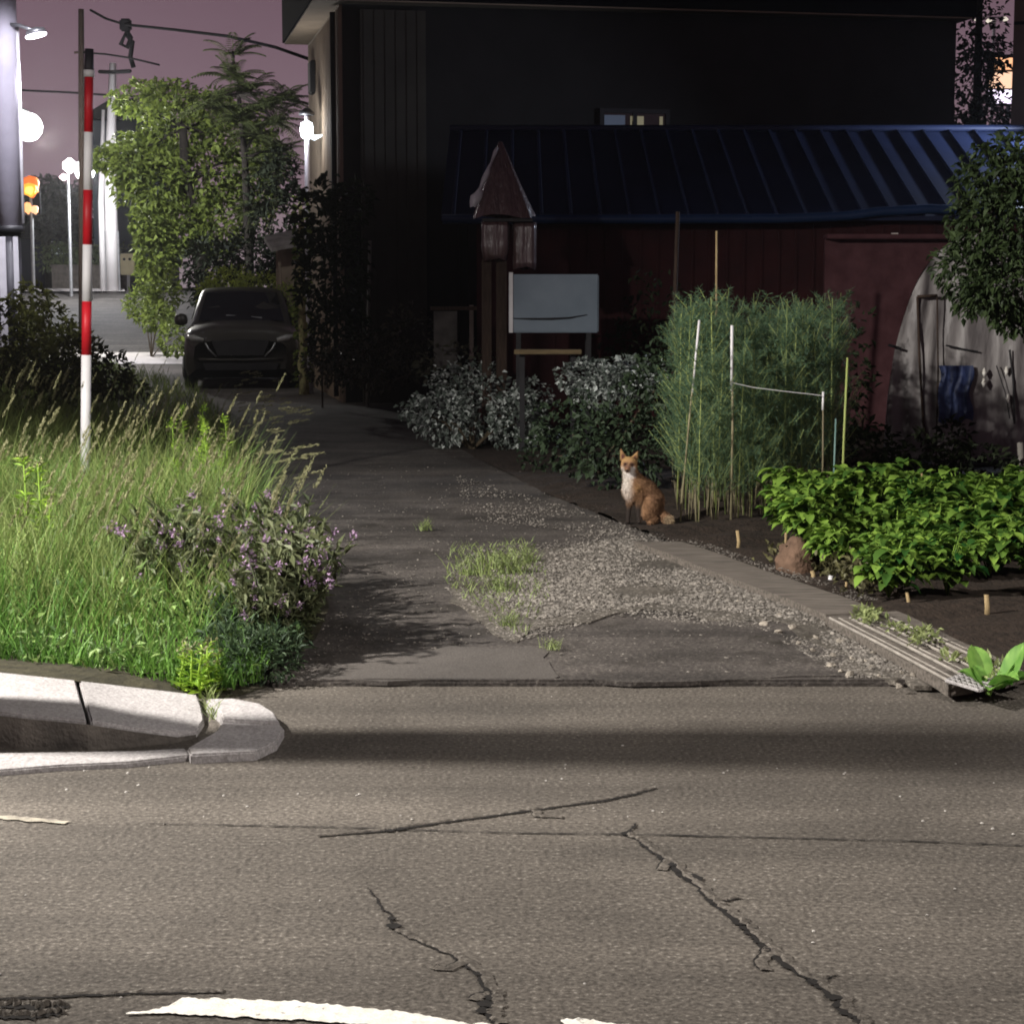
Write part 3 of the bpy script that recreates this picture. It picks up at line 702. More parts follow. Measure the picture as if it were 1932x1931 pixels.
MB().box((c[0] - .03, 43.965, c[2] + 0.0), (0.50, 0.03, 0.36)).build("light_panel", emit("peach_sign", (1.0, 0.62, 0.42), 1.25), sg)
MB().box((c[0], 43.965, c[2] - 0.37), (0.58, 0.03, 0.30)).build("light_panel", emit("violet_sign", (0.92, 0.80, 1.0), 2.2), sg)
c2 = A(1870, 38, 46.0)
s2 = thing("window_light", "row of faint pale lights above the glowing sign", "light", (c2[0], 46, 0))
MB().tube([(c2[0] + .1, 46.1, 0), (c2[0] + .1, 46.1, c2[2])], 0.04, 8).build("pole", STEEL, s2)
for dx in (-0.32, -0.05, 0.33): MB().lathe((c2[0] + dx, 46, c2[2] + random.uniform(-.03, .03)), [(0.02, -.06), (0.08, 0), (0.02, .06)], 10).build("bulb", emit("pale_bulb%d" % int(dx * 100), (1.0, 0.9, 0.75), 0.8), s2, smooth=True)
MB().tube([(c2[0] - .36, 46.03, c2[2] + .06), (c2[0] + .36, 46.03, c2[2] + .06)], 0.015, 6).build("bracket", STEEL, s2)

# ------------------------------------------------------------------ the far end of the lane, upper left
# big lit concrete pole with a lamp on an arm
YP = 36.0
PX = A(18, 500, YP)[0]
up = thing("utility_pole", "thick lavender-lit concrete pole at the left edge with a lamp on its arm", "utility pole", (PX, YP, 0))
z1 = A(18, 427, YP)[2]
MB().tube([(PX, YP, z1), (PX, YP, 12)], [0.275, 0.25], 22).build("shaft", CONCP, up, smooth=True)
MB().tube([(PX, YP, -0.1), (PX, YP, z1 - 0.12)], [0.22, 0.22], 20).build("base_sleeve", DARKP, up, smooth=True)
MB().tube([(PX, YP, z1 - 0.12), (PX, YP, z1 + 0.002)], [0.30, 0.30], 22).build("collar", BLACKM, up, smooth=True)
for px, w in ((11, 0.13), (34, 0.11), (-4, 0.08)):
    q = A(px, 500, YP); dx = q[0] - PX
    MB().box((q[0], YP - math.sqrt(max(0.01, 0.0484 - dx * dx)) - 0.012, (z1 - 0.2) / 2 + 0.25), (w, 0.03, z1 - 0.7)).build("strip", WHTP, up)
MB().tube([(PX + 0.285, YP - 0.03, z1 + 0.05), (PX + 0.285, YP - 0.03, 6.4)], 0.035, 8).build("conduit", WHTP, up, smooth=True)
L = A(68, 66, YP - 0.3)
MB().tube([(PX + .2, YP - .15, L[2] + .20), (PX + .38, YP - .25, L[2] + .17), L + (-.02, 0, .06)], 0.035, 8).build("arm", STEEL, up, smooth=True)
MB().lathe(L + (0, 0, 0.035), [(0.05, -.035), (0.20, -.03), (0.17, .05), (0.05, .09)], 16, ry=R(-14)).build("lamp_head", STEEL, up, smooth=True)
MB().lathe(L + (0, 0, -0.02), [(0.06, -.035), (0.19, -.015), (0.20, .012)], 16, ry=R(-14)).build("lamp_lens", emit("violet_white_lens", (0.95, 0.9, 1.0), 8), up, smooth=True)
lamp("arm_lamp_light", up, L + (0.12, 0.30, -0.25), POLE_W, (0.93, 0.92, 1.0), 0.15, 150, (PX + 1.5, 44, 0))
# globe lamp
GY = 46.0; c = A(53, 240, GY); g0 = gz(GY)
gl = thing("globe_lamp", "brilliant white globe street lamp glaring beside the thick concrete pole", "street lamp", (c[0] - 0.5, GY, g0))
MB().tube([(c[0] - .5, GY, g0), (c[0] - .5, GY, c[2] + .1), (c[0] - .3, GY, c[2] + .5), (c[0], GY, c[2] + .34)], 0.05, 8).build("pole", STEEL, gl, smooth=True)
MB().lathe(c, [(0.33 * math.cos(a_) + .004, .33 * math.sin(a_)) for a_ in np.linspace(-1.5, 1.5, 13)], 24).build("globe", emit("glaring_globe", (1.0, 0.98, 0.95), 26), gl, smooth=True)
lamp("globe_light", gl, c + (0.45, -0.35, -0.3), GLOBE_W, (1.0, 0.97, 0.9), 0.3)
q = A(19, 271, 58); sl_ = thing("porch_light", "small oval white light just left below the globe lamp", "light", (q[0], 58, gz(58)))
MB().tube([(q[0], 58.1, gz(58)), (q[0], 58.1, q[2])], 0.03, 6).build("pole", STEEL, sl_)
MB().lathe(q, [(0.03, -.10), (0.20, 0), (0.03, .10)], 12).build("lamp_globe", emit("small_light", (1, 1, 1), 6), sl_, smooth=True)
# second lamp, seen past the striped marker pole
c = A(160, 322, 65.0); g1 = gz(65)
l2 = thing("street_lamp", "white street lamp glaring through the gap behind the red and white pole", "street lamp", (c[0] + .1, 65, g1))
MB().tube([(c[0] + .1, 65, g1), (c[0] + .1, 65, c[2] + .4), (c[0], 65, c[2] + .42)], 0.05, 8).build("pole", STEEL, l2, smooth=True)
MB().lathe(c, [(0.33 * math.cos(a_) + .004, .36 * math.sin(a_)) for a_ in np.linspace(-1.5, 1.5, 13)], 20).build("globe", emit("far_globe", (0.98, 0.98, 1.0), 14), l2, smooth=True)
lamp("far_lamp_light", l2, c + (0.3, -0.7, -0.3), FAR_W, (0.97, 0.97, 1.0), 0.3)
# white concrete pole and its slim neighbours
for px, w, yt, lab in ((214, 0.20, 120, "bright white concrete pole standing behind the striped marker pole"), (196, 0.10, 208, "slim white pole just left of the bright concrete pole")):
    q = A(px, 549, 69.0); tp = A(px - 1, yt, 69.0)
    o = thing("utility_pole", lab, "utility pole", (q[0], 69, gz(69)))
    MB().tube([(q[0], 69, gz(69)), (q[0] - .02, 69, (gz(69) + tp[2]) / 2), (tp[0], 69, tp[2])], [w * 1.3, w * 1.05, w * 0.6], 12).build("shaft", mat("white_pole%d" % px, (0.72, 0.70, 0.70), (0.6, 0.58, 0.58), 1.5, 0.7), o, smooth=True)
    MB().tube([(q[0] + w * 1.25, 68.9, gz(69)), (q[0] + w * 1.2, 68.9, gz(69) + 2.2)], 0.03, 6).build("conduit", STEEL, o)
# cream box with two dark dots
q = A(241, 499, 62.0)
bx = thing("meter_box", "cream box with two dark round dials right of the white pole", "box", (q[0], 62, gz(62)))
MB().box(q, (0.44, 0.2, 0.68)).build("case", CREAM, bx, bevel=0.02)
MB().tube([(q[0], 62.08, gz(62)), (q[0], 62.08, q[2] - .3)], 0.05, 8).build("post", STEEL, bx)
for dx in (-0.09, 0.09): MB().lathe(q + (dx, -0.105, 0.16), [(0.045, -.012), (0.045, .012)], 12, rx=R(90)).build("dial", BLACKM, bx)
# dark pole with wires
q = A(153, 540, 52.0); tp = A(153, 18, 52.0)
dp = thing("utility_pole", "thin dark pole rising against the mauve sky with wires to the right", "utility pole", (q[0], 52, gz(52)))
MB().tube([(q[0], 52, gz(52)), (tp[0], 52, tp[2])], [0.10, 0.075], 10).build("shaft", WOODD, dp, smooth=True)
MB().tube([A(140, 100, 52), A(168, 98, 52)], 0.03, 6).build("crossarm", WOODD, dp)
def wire(label, pts, r=0.03):
    o = MB().tube(pts, r, 6).build("overhead_wire", WIREM, origin=pts[0], smooth=True); tag(o, label, "wire", "overhead wires")
wire("thick black wire sagging from the dark pole top towards the house eave", [A(171, 20, 51.9), A(200, 36, 50), A(235, 47, 48), A(330, 57, 44), A(430, 69, 41), A(520, 90, 38), A(600, 118, 34.5)], 0.035)
wire("thin wire running from the crossarm into the tree tips", [A(158, 100, 51.9), A(200, 103, 49), A(245, 110, 46), A(300, 123, 44)], 0.025)
wire("level wire low across the sky behind the striped pole", [A(-40, 166, 64), A(60, 172, 64), A(130, 175, 64), A(230, 182, 64), A(400, 182, 64)], 0.035)
wire("short dark wire hanging under the wire bundle", [A(188, 136, 50), A(210, 137, 49), A(245, 135, 47)], 0.05)
# wire bundle knot on the wires
q = A(236, 50, 48)
kb = thing("cable_box", "tangle of dark cable and a splice box hanging from the wires", "cable box", q)
MB().box(A(237, 48, 48), (0.28, 0.2, 0.30)).build("case", WIREM, kb, bevel=0.04)
MB().tube([A(236, 55, 48), A(247, 72, 48), A(240, 90, 48), A(228, 84, 48), A(236, 66, 48), A(250, 80, 48), A(246, 108, 48), A(252, 128, 48)], 0.06, 8).build("cable_loop", WIREM, kb, smooth=True)

# orange lit sign, coloured lights
q = A(57, 372, 63)
og = thing("lit_sign", "cluster of glowing orange lights right of the thick pole", "sign", (q[0], 63, gz(63)))
MB().box(q + (.05, .12, 0), (0.50, 0.12, 1.1), rx=0.1).build("housing", WIREM, og)
def blob(mb, c, r, k=.18):
    w = 1 + k * np.sin(5 * RV0[:, 0] + 3 * RV0[:, 2]) * np.cos(4 * RV0[:, 2] + 1)
    return mb.add(RV0 * w[:, None] * r + np.array(c), RF0)
bm = bmesh.new(); bmesh.ops.create_icosphere(bm, subdivisions=3, radius=1.0)
RV0 = np.array([v.co[:] for v in bm.verts]); RF0 = [[v.index for v in f.verts] for f in bm.faces]; bm.free()
blob(MB(), q + (0.02, 0, 0.34), (.29, .10, .34)).build("light_panel", emit("red_orange_glow", (1.0, 0.20, 0.03), 0.9), og, smooth=True)
blob(MB(), q + (0.0, -0.10, 0.22), (.25, .08, .22)).build("light_panel", emit("orange_glow", (1.0, 0.42, 0.04), 1.25), og, smooth=True)
blob(MB(), q + (0.02, -0.16, 0.20), (.14, .05, .13)).build("light_panel", emit("yellow_glow", (1.0, 0.72, 0.14), 1.6), og, smooth=True)
blob(MB(), q + (-0.09, -0.05, -0.36), (.13, .06, .19)).build("light_panel", emit("amber_glow", (1.0, 0.48, 0.20), 1.4), og, smooth=True)
blob(MB(), q + (0.15, -0.05, -0.42), (.12, .06, .14)).build("light_panel", emit("peach_glow", (1.0, 0.55, 0.30), 1.3), og, smooth=True)
MB().tube([(q[0], 63.1, gz(63)), (q[0], 63.1, q[2])], 0.06, 8).build("pole", STEEL, og)
q = A(127, 316, 67)
rw = thing("traffic_signal", "cluster of white and pinkish lamps left of the striped pole", "signal", (q[0], 67, gz(67)))
MB().tube([(q[0], 67.1, gz(67)), (q[0], 67.1, q[2])], 0.06, 8).build("pole", STEEL, rw)
MB().lathe(q + (0.08, 0, 0.05), [(0.04, -.26), (0.24, -.1), (0.24, .1), (0.04, .26)], 14).build("lamp_globe", emit("pink_white", (1.0, 0.93, 0.95), 9), rw, smooth=True)
MB().lathe(q + (-0.14, 0, -0.34), [(0.03, -.12), (0.16, 0), (0.03, .12)], 12).build("lamp_globe", emit("rose_white", (1.0, 0.75, 0.78), 6), rw, smooth=True)

# houses and hedge beyond the far road
def far_house(px0, px1, pyr, pyb, Y, label, wall, ledge=None):
    a, b = A(px0, pyr, Y), A(px1, pyr, Y); g = gz(Y)
    o = thing("distant_house", label, "house", ((a[0] + b[0]) / 2, Y, g))
    w = MB(); w.box(((a[0] + b[0]) / 2, Y + 2, (g + a[2]) / 2), (b[0] - a[0], 4, a[2] - g)); w.build("wall", wall, o)
    MB().add([(a[0] - .4, Y - .6, a[2] - .05), (b[0] + .4, Y - .6, a[2] - .05), (b[0] + .4, Y + 4.5, a[2] - .05), (a[0] - .4, Y + 4.5, a[2] - .05), (a[0] + .4, Y + 2, a[2] + 1.0), (b[0] - .4, Y + 2, a[2] + 1.0)],
             [[0, 1, 5, 4], [2, 3, 4, 5], [1, 2, 5], [3, 0, 4], [3, 2, 1, 0]]).build("roof", FASC, o)
    return o, a, b, g
o, a, b, g = far_house(-60, 168, 448, 520, 82, "low distant house with pale lit windows behind the far hedge", HAZEW)
for px0, px1, s in ((95, 122, 0.32), (128, 140, 0.30)):
    p0, p1 = A(px0, 480, 81.9), A(px1, 456, 81.9)
    f = MB().box(((p0[0] + p1[0]) / 2, 81.93, (p0[2] + p1[2]) / 2), (p1[0] - p0[0] + .12, 0.1, p1[2] - p0[2] + .12)).build("window", BLACKM, o)
    MB().box(((p0[0] + p1[0]) / 2, 81.86, (p0[2] + p1[2]) / 2), (p1[0] - p0[0], 0.05, p1[2] - p0[2])).build("pane", emit("pale_pane%d" % px0, (0.75, 0.85, 0.85), s), f)
o, a, b, g = far_house(172, 300, 225, 540, 78, "tall dark teal house wall between the white poles and the tree", mat("teal_wall", (0.055, 0.075, 0.095), (0.04, 0.056, 0.075), 0.7, 0.9))
# low wall along the far pavement
p0, p1 = A(97, 504, 73), A(240, 504, 73)
o = MB().box(((p0[0] + p1[0]) / 2, 73.1, (gz(73) + p0[2]) / 2), (p1[0] - p0[0], 0.2, p0[2] - gz(73) + 0.02)).box(((p0[0] + p1[0]) / 2, 73.1, p0[2] + .045), (p1[0] - p0[0] + .1, 0.28, 0.07)).build("garden_wall", CONCD, origin=(p0[0], 73, gz(73)))
tag(o, "low grey block wall with a pale coping across the far road", "wall")

# ------------------------------------------------------------------ red and white marker pole
B, T = G(160, 968), None
YM = B[1]
mk = thing("marker_pole", "tall red and white striped snow marker pole standing in the grass", "marker pole", B)
def mp(py): return A(160 + (968 - py) * (8 / 838.0), py, YM)
rad = 0.037
bands = [(968, 670, WHTP), (670, 569, REDP), (569, 462, WHTP), (462, 359, REDP), (359, 250, WHTP), (250, 146, REDP), (146, 134, WHTP)]
for i, (y0, y1, m) in enumerate(bands):
    r0 = rad * (1.0 - 0.03 * i) if i else rad
    MB().tube([mp(y0), mp((y0 + y1) / 2), mp(y1)], [r0, r0, r0], 16).build("red_band" if m is REDP else ("collar" if i == 6 else "white_band"), m, mk, smooth=True)
MB().tube([mp(134), mp(128), mp(93)], [rad * .98, rad * .92, rad * .86], 16).build("top_section", DARKP, mk, smooth=True)
MB().tube([mp(146) , mp(133)], [rad * 1.06, rad * 1.10], 16).build("ring", WHTP, mk, smooth=True)

# ------------------------------------------------------------------ parked dark car, front towards the viewer
CY = 30.0
cb = G(455, 737); CY = cb[1]
car = thing("parked_car", "dark suv parked in the lane with its unlit front facing the viewer", "car", cb)
CA = R(7.0)
fwd = np.array([math.sin(CA), -math.cos(CA), 0]); sid = np.array([math.cos(CA), math.sin(CA), 0])   # sid points to the viewer's right
def cp(s, w, z): return cb + fwd * (0.0 - s) + sid * w + np.array([0, 0, z])       # s: metres back from the nose
# lower body: stations (s, half width, z bottom, z shoulder, z top middle)
st = [(0.00, 0.74, 0.34, 0.74, 0.80), (0.05, 0.84, 0.26, 0.86, 0.94), (0.22, 0.89, 0.22, 0.93, 1.02), (0.6, 0.905, 0.24, 0.96, 1.07), (1.15, 0.915, 0.24, 1.0, 1.10), (2.2, 0.92, 0.24, 0.99, 1.05), (3.4, 0.915, 0.24, 1.02, 1.06), (4.1, 0.89, 0.26, 1.03, 1.08), (4.42, 0.80, 0.34, 0.98, 1.02)]
mb = MB(); V, F = [], []
for (s, w, zb, zs, zt) in st:
    prof = [(-w * .95, zb), (-w, zb + .14), (-w * 1.0, zs - .20), (-w * .97, zs - .04), (-w * .88, zs + .02), (-w * .5, zt), (0, zt + .008), (w * .5, zt), (w * .88, zs + .02), (w * .97, zs - .04), (w, zs - .20), (w, zb + .14), (w * .95, zb)]
    V += [cp(s, a, z) for a, z in prof]
n = 13
for i in range(len(st) - 1):
    for k in range(n - 1): F.append([i * n + k, i * n + k + 1, (i + 1) * n + k + 1, (i + 1) * n + k])
F.append(list(range(n))); F.append([(len(st) - 1) * n + k for k in range(n)][::-1])
mb.add(V, F); mb.build("body", CARP, car, smooth=True)
gh = [(1.10, 0.80, 1.02, 1.04), (1.45, 0.745, 1.0, 1.30), (1.95, 0.665, 1.0, 1.575), (2.5, 0.655, 1.0, 1.625), (3.4, 0.645, 1.0, 1.60), (3.95, 0.63, 1.0, 1.53), (4.35, 0.70, 1.0, 1.08)]
V, F = [], []
for (s, w, zb, zt) in gh:
    wb = 0.83
    prof = [(-wb, zb), (-(w + .02), zt - .05), (-w * .93, zt - .01), (-w * .5, zt + .012), (w * .5, zt + .012), (w * .93, zt - .01), (w + .02, zt - .05), (wb, zb)]
    V += [cp(s, a, z) for a, z in prof]
n = 8
for i in range(len(gh) - 1):
    for k in range(n - 1): F.append([i * n + k, i * n + k + 1, (i + 1) * n + k + 1, (i + 1) * n + k])
mb = MB(); mb.add(V, F); mb.build("cabin", CARP, car, smooth=True)
mb = MB(); mb.add([cp(1.11, -.70, 1.09), cp(1.11, .70, 1.09), cp(1.87, .585, 1.545), cp(1.87, -.585, 1.545), cp(1.08, 0, 1.10), cp(1.84, 0, 1.563)], [[0, 4, 5, 3], [4, 1, 2, 5]])
mb.build("windshield", GLASSD, car, smooth=True)
MB().tube([cp(1.22, -.25, 1.175), cp(1.20, .12, 1.15), cp(1.15, .34, 1.135)], 0.012, 6).build("wiper", STEEL, car)
mb = MB(); V = [cp(s_, w_, z_) for z_ in (.20, .62) for s_, w_ in ((.06, -.80), (.06, .80), (4.3, .80), (4.3, -.80))]; mb.add(V, [[0, 3, 2, 1], [4, 5, 6, 7], [0, 1, 5, 4], [1, 2, 6, 5], [2, 3, 7, 6], [3, 0, 4, 7]]); mb.build("underbody", WIREM, car)
for sg_ in (-1, 1):
    mb = MB(); mb.add([cp(1.5, sg_ * .842, 1.08), cp(3.6, sg_ * .842, 1.10), cp(3.5, sg_ * .70, 1.50), cp(2.1, sg_ * .712, 1.50)], [[0, 1, 2, 3]]); mb.build("side_window", GLASSD, car)
    m = MB().lathe(cp(1.55, sg_ * 1.0, 1.10), [(0.03, -.10), (0.10, -.07), (0.115, 0), (0.09, .08), (0.03, .10)], 12).build("mirror", CARP, car, smooth=True)
    MB().tube([cp(0.01, sg_ * .58, .80), cp(.05, sg_ * .74, .83), cp(.22, sg_ * .87, .86)], [0.035, 0.06, 0.03], 8).build("headlight", LENS, car, smooth=True)
    MB().lathe(cp(.06, sg_ * .66, .50), [(.05, -.02), (.06, .02)], 12, rx=R(90)).build("fog_light", LENS, car)
    MB().tube([cp(-0.01, sg_ * .38, .54), cp(-.01, sg_ * .50, .66), cp(.0, sg_ * .55, .76)], 0.014, 6).build("grille_trim", STEEL, car, smooth=True)
    for s in (.85, 3.5):
        c = cp(s, sg_ * .82, .34)
        w = MB(); w.lathe(c, [(0.20, -.10), (0.31, -.10), (0.34, -.06), (0.34, .06), (0.31, .10), (0.20, .10)], 24, ry=R(90)); w.v[-1] = (w.v[-1] - c) @ np.array(Matrix.Rotation(CA, 3, 'Z')).T + c
        wh = w.build("wheel", RUBBER, car, smooth=False)
        MB().lathe(c + sid * sg_ * .10, [(0.05, -.012), (0.20, -.012), (0.20, .012), (0.05, .02)], 16, ry=R(90)).build("rim", STEEL, wh)
mb = MB(); V = [cp(-0.008, -.46, .80), cp(-0.008, .46, .80), cp(-.018, .36, .56), cp(-.018, -.36, .56)]; mb.add(V + [v + fwd * .02 for v in V], [[0, 1, 2, 3], [4, 7, 6, 5], [0, 4, 5, 1], [1, 5, 6, 2], [2, 6, 7, 3], [3, 7, 4, 0]]); mb.build("grille", BLACKM, car)
mb = MB(); V = [cp(-0.01, -.60, .44), cp(-0.01, .60, .44), cp(-.005, .56, .33), cp(-.005, -.56, .33)]; mb.add(V + [v + fwd * .03 for v in V], [[0, 1, 2, 3], [4, 7, 6, 5], [0, 4, 5, 1], [1, 5, 6, 2], [2, 6, 7, 3], [3, 7, 4, 0]]); mb.build("bumper_grille", BLACKM, car)
MB().tube([cp(0.0, -.66, .50), cp(-.02, -.3, .49), cp(-.02, .3, .49), cp(.0, .66, .50)], 0.022, 6).build("bumper_trim", CARP, car, smooth=True)

# ------------------------------------------------------------------ covered post with brown plastic, pale tank, garden bits (middle)
YB = 20.0
def W(px, py, Y=YB): return A(px, py, Y)
cpst = thing("covered_post", "post wrapped in crinkled brown plastic shaped like a pointed hood", "post", W(948, 680) * np.array([1, 1, 0]))
cx = W(948, 400)[0]; S = FOC / YB
mb = MB(); V, F = [], []
SEG, ROWS = 40, 14
top, bot = W(945, 268)[2], W(945, 410)[2]
for j in range(ROWS + 1):
    t = j / ROWS
    z = top + (bot - top) * t
    for k in range(SEG):
        a = 2 * math.pi * k / SEG
        wx = 0.02 + 0.305 * t ** 0.95; wy = 0.02 + 0.27 * t
        sq = 1.0 / max(abs(math.cos(a)), abs(math.sin(a))) ** 0.55
        r = 1 + 0.075 * math.sin(a * 9 + 1.2 * t) * t + 0.05 * math.sin(a * 17 + 1.3) * t
        x = math.cos(a) * wx * sq * r * .93 ; y = math.sin(a) * wy * sq * r * .93
        low = 0.02 * t ** 4 * math.sin(a * 3 + 0.6)
        V.append((cx - 0.02 + 0.03 * t + x, YB + y, z + low))
for j in range(ROWS):
    for k in range(SEG): F.append([j * SEG + k, j * SEG + (k + 1) % SEG, (j + 1) * SEG + (k + 1) % SEG, (j + 1) * SEG + k][::-1])
mb.add(V, F); mb.build("hood", BROWNP, cpst, smooth=True)
# pale added strip, the sheet's glossy highlight painted along the hood's left edge
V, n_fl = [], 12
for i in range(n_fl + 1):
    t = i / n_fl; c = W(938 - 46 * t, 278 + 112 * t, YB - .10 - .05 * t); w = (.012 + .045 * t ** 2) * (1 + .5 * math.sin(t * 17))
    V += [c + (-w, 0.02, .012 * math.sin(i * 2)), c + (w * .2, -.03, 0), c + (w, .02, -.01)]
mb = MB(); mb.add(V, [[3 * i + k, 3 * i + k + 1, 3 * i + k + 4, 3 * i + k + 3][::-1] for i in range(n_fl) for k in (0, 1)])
mb.build("edge_highlight", mat("painted_highlight", (.62, .62, .66), (.4, .4, .44), 9, .3, bump=.3, spec=.7), cpst, smooth=True)
def wrapped(px0, px1, py0, py1, y, d, name, seed):
    rr = random.Random(seed); mb = MB(); V, F = [], []
    a, b = W(px0, py0), W(px1, py1); c = (a + b) / 2; w, h = (b[0] - a[0]) / 2, (a[2] - b[2])
    for j in range(9):
        t = j / 8
        for k in range(28):
            an = 2 * math.pi * k / 28; sq = min(1 / max(abs(math.cos(an)), 1e-3), 1 / max(abs(math.sin(an)), 1e-3)) ** .8
            rw_ = 1 + .05 * math.sin(an * 7 + seed) + rr.uniform(-.02, .02) - (.18 * max(0, t - .75) * 4 * abs(math.cos(an)) if seed == 1 else 0)
            V.append((c[0] + math.cos(an) * w * sq * rw_, y + math.sin(an) * d * sq * rw_, a[2] - h * t + (.02 * math.sin(an * 3) if j == 8 else 0)))
    for j in range(8):
        for k in range(28): F.append([j * 28 + k, j * 28 + (k + 1) % 28, (j + 1) * 28 + (k + 1) % 28, (j + 1) * 28 + k][::-1])
    F += [list(range(28)), [8 * 28 + k for k in range(28)][::-1]]
    mb.add(V, F); mb.build(name, BROWNP, cpst, smooth=True)
wrapped(909, 960, 420, 490, YB - .02, .16, "wrapped_skirt", 1)
wrapped(968, 1011, 420, 506, YB + .05, .14, "side_flap", 2)
mb = MB(); mb.box(((W(908, 414)[0] + W(1008, 414)[0]) / 2, YB, (W(0, 414)[2] + W(0, 419)[2]) / 2), (.52, .36, .03)); mb.build("strap", BLACKM, cpst)
mb = MB(); mb.box((W(918, 500)[0], YB, W(0, 490)[2] / 2), (.10, .12, W(0, 490)[2])); mb.build("leg", WOODD, cpst)
mb = MB(); mb.box((W(946, 500)[0], YB + .05, W(0, 480)[2] / 2), (.11, .12, W(0, 480)[2])); mb.build("leg", WOODD, cpst)

YT = 19.6
p0, p1 = W(960, 628, YT), W(1130, 518, YT)
tkc = (p0 + p1) / 2
tank = thing("pale_tank", "pale grey box tank with a dark curved seam on low legs", "tank", (tkc[0], YT + .2, 0))
w_, h_ = p1[0] - p0[0], p1[2] - p0[2]
MB().box((tkc[0], YT + .2, tkc[2]), (w_, .4, h_)).build("tank_body", TANKM, tank, bevel=0.012)
MB().box((p0[0] + .022, YT - .006, tkc[2] + .01), (.04, .02, h_ + .02)).build("edge_trim", WHTP, tank)
MB().tube([W(966, 601, YT - .012), W(1000, 602, YT - .012), (W(1040, 602, YT - .012)), W(1075, 600, YT - .012), W(1108, 594, YT - .012)], [.004, .010, .012, .009, .003], 6).build("seam", BLACKM, tank, smooth=True)
for dx in (-.36, .36):
    for dy in (.04, .36): MB().box((tkc[0] + dx, YT + dy, p0[2] / 2), (.05, .05, p0[2])).build("leg", BLACKM, tank)
pk0, pk1 = W(970, 664, 18.9), W(1097, 664, 18.9)
o = MB().box(((pk0[0] + pk1[0]) / 2, 18.9, pk0[2]), (pk1[0] - pk0[0], .12, .045)).build("wooden_bench", mat("tan_plank", (0.20, 0.15, 0.08), (0.12, 0.09, 0.05), 6, .9, bump=.4, stretch=(1, 8, 8)), origin=((pk0[0] + pk1[0]) / 2, 18.9, 0), bevel=.005)
tag(o, "tan plank bench in front of the pale grey tank", "bench")
for q_ in (pk0[0] + .08, pk1[0] - .08): MB().box((q_, 18.97, pk0[2] / 2 - .02), (.05, .05, pk0[2] - .02)).build("leg", BLACKM, o)

def stick(name, label, cat, bot_, top_, r, m, group=None, cap=None, ytop=None):
    o = thing(name, label, cat, (bot_[0], bot_[1], max(0, bot_[2])), group)
    b_ = Vector(bot_); t_ = Vector(top_); mid = (b_ + t_) / 2 + Vector((random.uniform(-.01, .01), 0, 0))
    MB().tube([b_, mid, t_], [r, r * .95, r * .85], 8).build("shaft", m, o, smooth=True)
    if cap:
        v = (t_ - b_).normalized()
        MB().tube([t_ - v * cap[1], t_ + v * .01], r * 1.15, 8).build("tip", cap[0], o, smooth=True)
    return o
q = G(693, 655); stick("garden_stake", "slender pale stake alone in front of the dark house wall", "stake", A(693, 700, 26) * np.array([1, 1, 0]), A(698, 455, 26), .026, mat("pale_stake", (.34, .34, .28), (.25, .25, .2), 5, .7))
# grey rags of boarding and low frame left of the covered post
pf0, pf1 = A(812, 582, 21.2), A(900, 646, 21.2)
fr = thing("board_frame", "low weathered board frame left of the covered post", "frame", ((pf0[0] + pf1[0]) / 2, 21.2, 0))
MB().box((A(838, 0, 21.2)[0], 21.2, A(0, 615, 21.2)[2] - .15), (.26, .05, .62)).build("panel", mat("grey_scrap_board", (.12, .115, .105), (.06, .057, .052), 6, .9, bump=.5), fr)
MB().box((A(888, 0, 21.2)[0], 21.2, pf1[2] / 2 + .2), (.045, .05, pf1[2] + .42)).build("post", mat("faded_post", (.17, .13, .12), (.1, .08, .07), 6, .9), fr)
MB().box(((pf0[0] + pf1[0]) / 2, 21.17, pf0[2] + .0), (pf1[0] - pf0[0], .04, .04)).build("rail", WOODD, fr)
q = A(606, 607, 26)
o = thing("wall_plate", "small cream plate on a stick beside the vine-wrapped trunk", "sign", (q[0], 26, 0))
MB().box(q, (.16, .02, .075), rx=R(0)).build("plate", CREAM, o, bevel=.004)
MB().tube([(q[0], 26.03, 0), (q[0], 26.03, q[2])], .015, 6).build("stick", WOODD, o)

# ------------------------------------------------------------------ vinyl tunnel greenhouse on the right
YV = 16.7
gxl, gxr = A(1667, 850, YV)[0], A(2040, 850, YV)[0]
gcx, ghw = (gxl + gxr) / 2, (gxr - gxl) / 2
GH = A(0, 440, YV)[2]
ghs = thing("vinyl_greenhouse", "small tunnel greenhouse of wrinkled cloudy vinyl with a blue sheet inside its door", "greenhouse", (gcx, YV, 0))
def hoop(t):  # t 0..1 left to right, a straight-sided pointed hoop
    a = math.pi * (1 - t); c_, s_ = math.cos(a), math.sin(a)
    return gcx + ghw * math.copysign(abs(c_) ** 0.80, c_), GH * max(0, s_) ** 0.82
N_ = 36; ysg = [YV + .02 + 3.4 * i / 8 for i in range(9)]
V = [(hoop(i / N_)[0] + (y - YV) * .27, y + random.uniform(-.01, .01), hoop(i / N_)[1] + random.uniform(-.012, .012)) for y in ysg for i in range(N_ + 1)]
F = [[j * (N_ + 1) + i, j * (N_ + 1) + i + 1, (j + 1) * (N_ + 1) + i + 1, (j + 1) * (N_ + 1) + i] for j in range(8) for i in range(N_)]
mb = MB(); mb.add(V, F); mb.build("cover", VINYL, ghs, smooth=True)
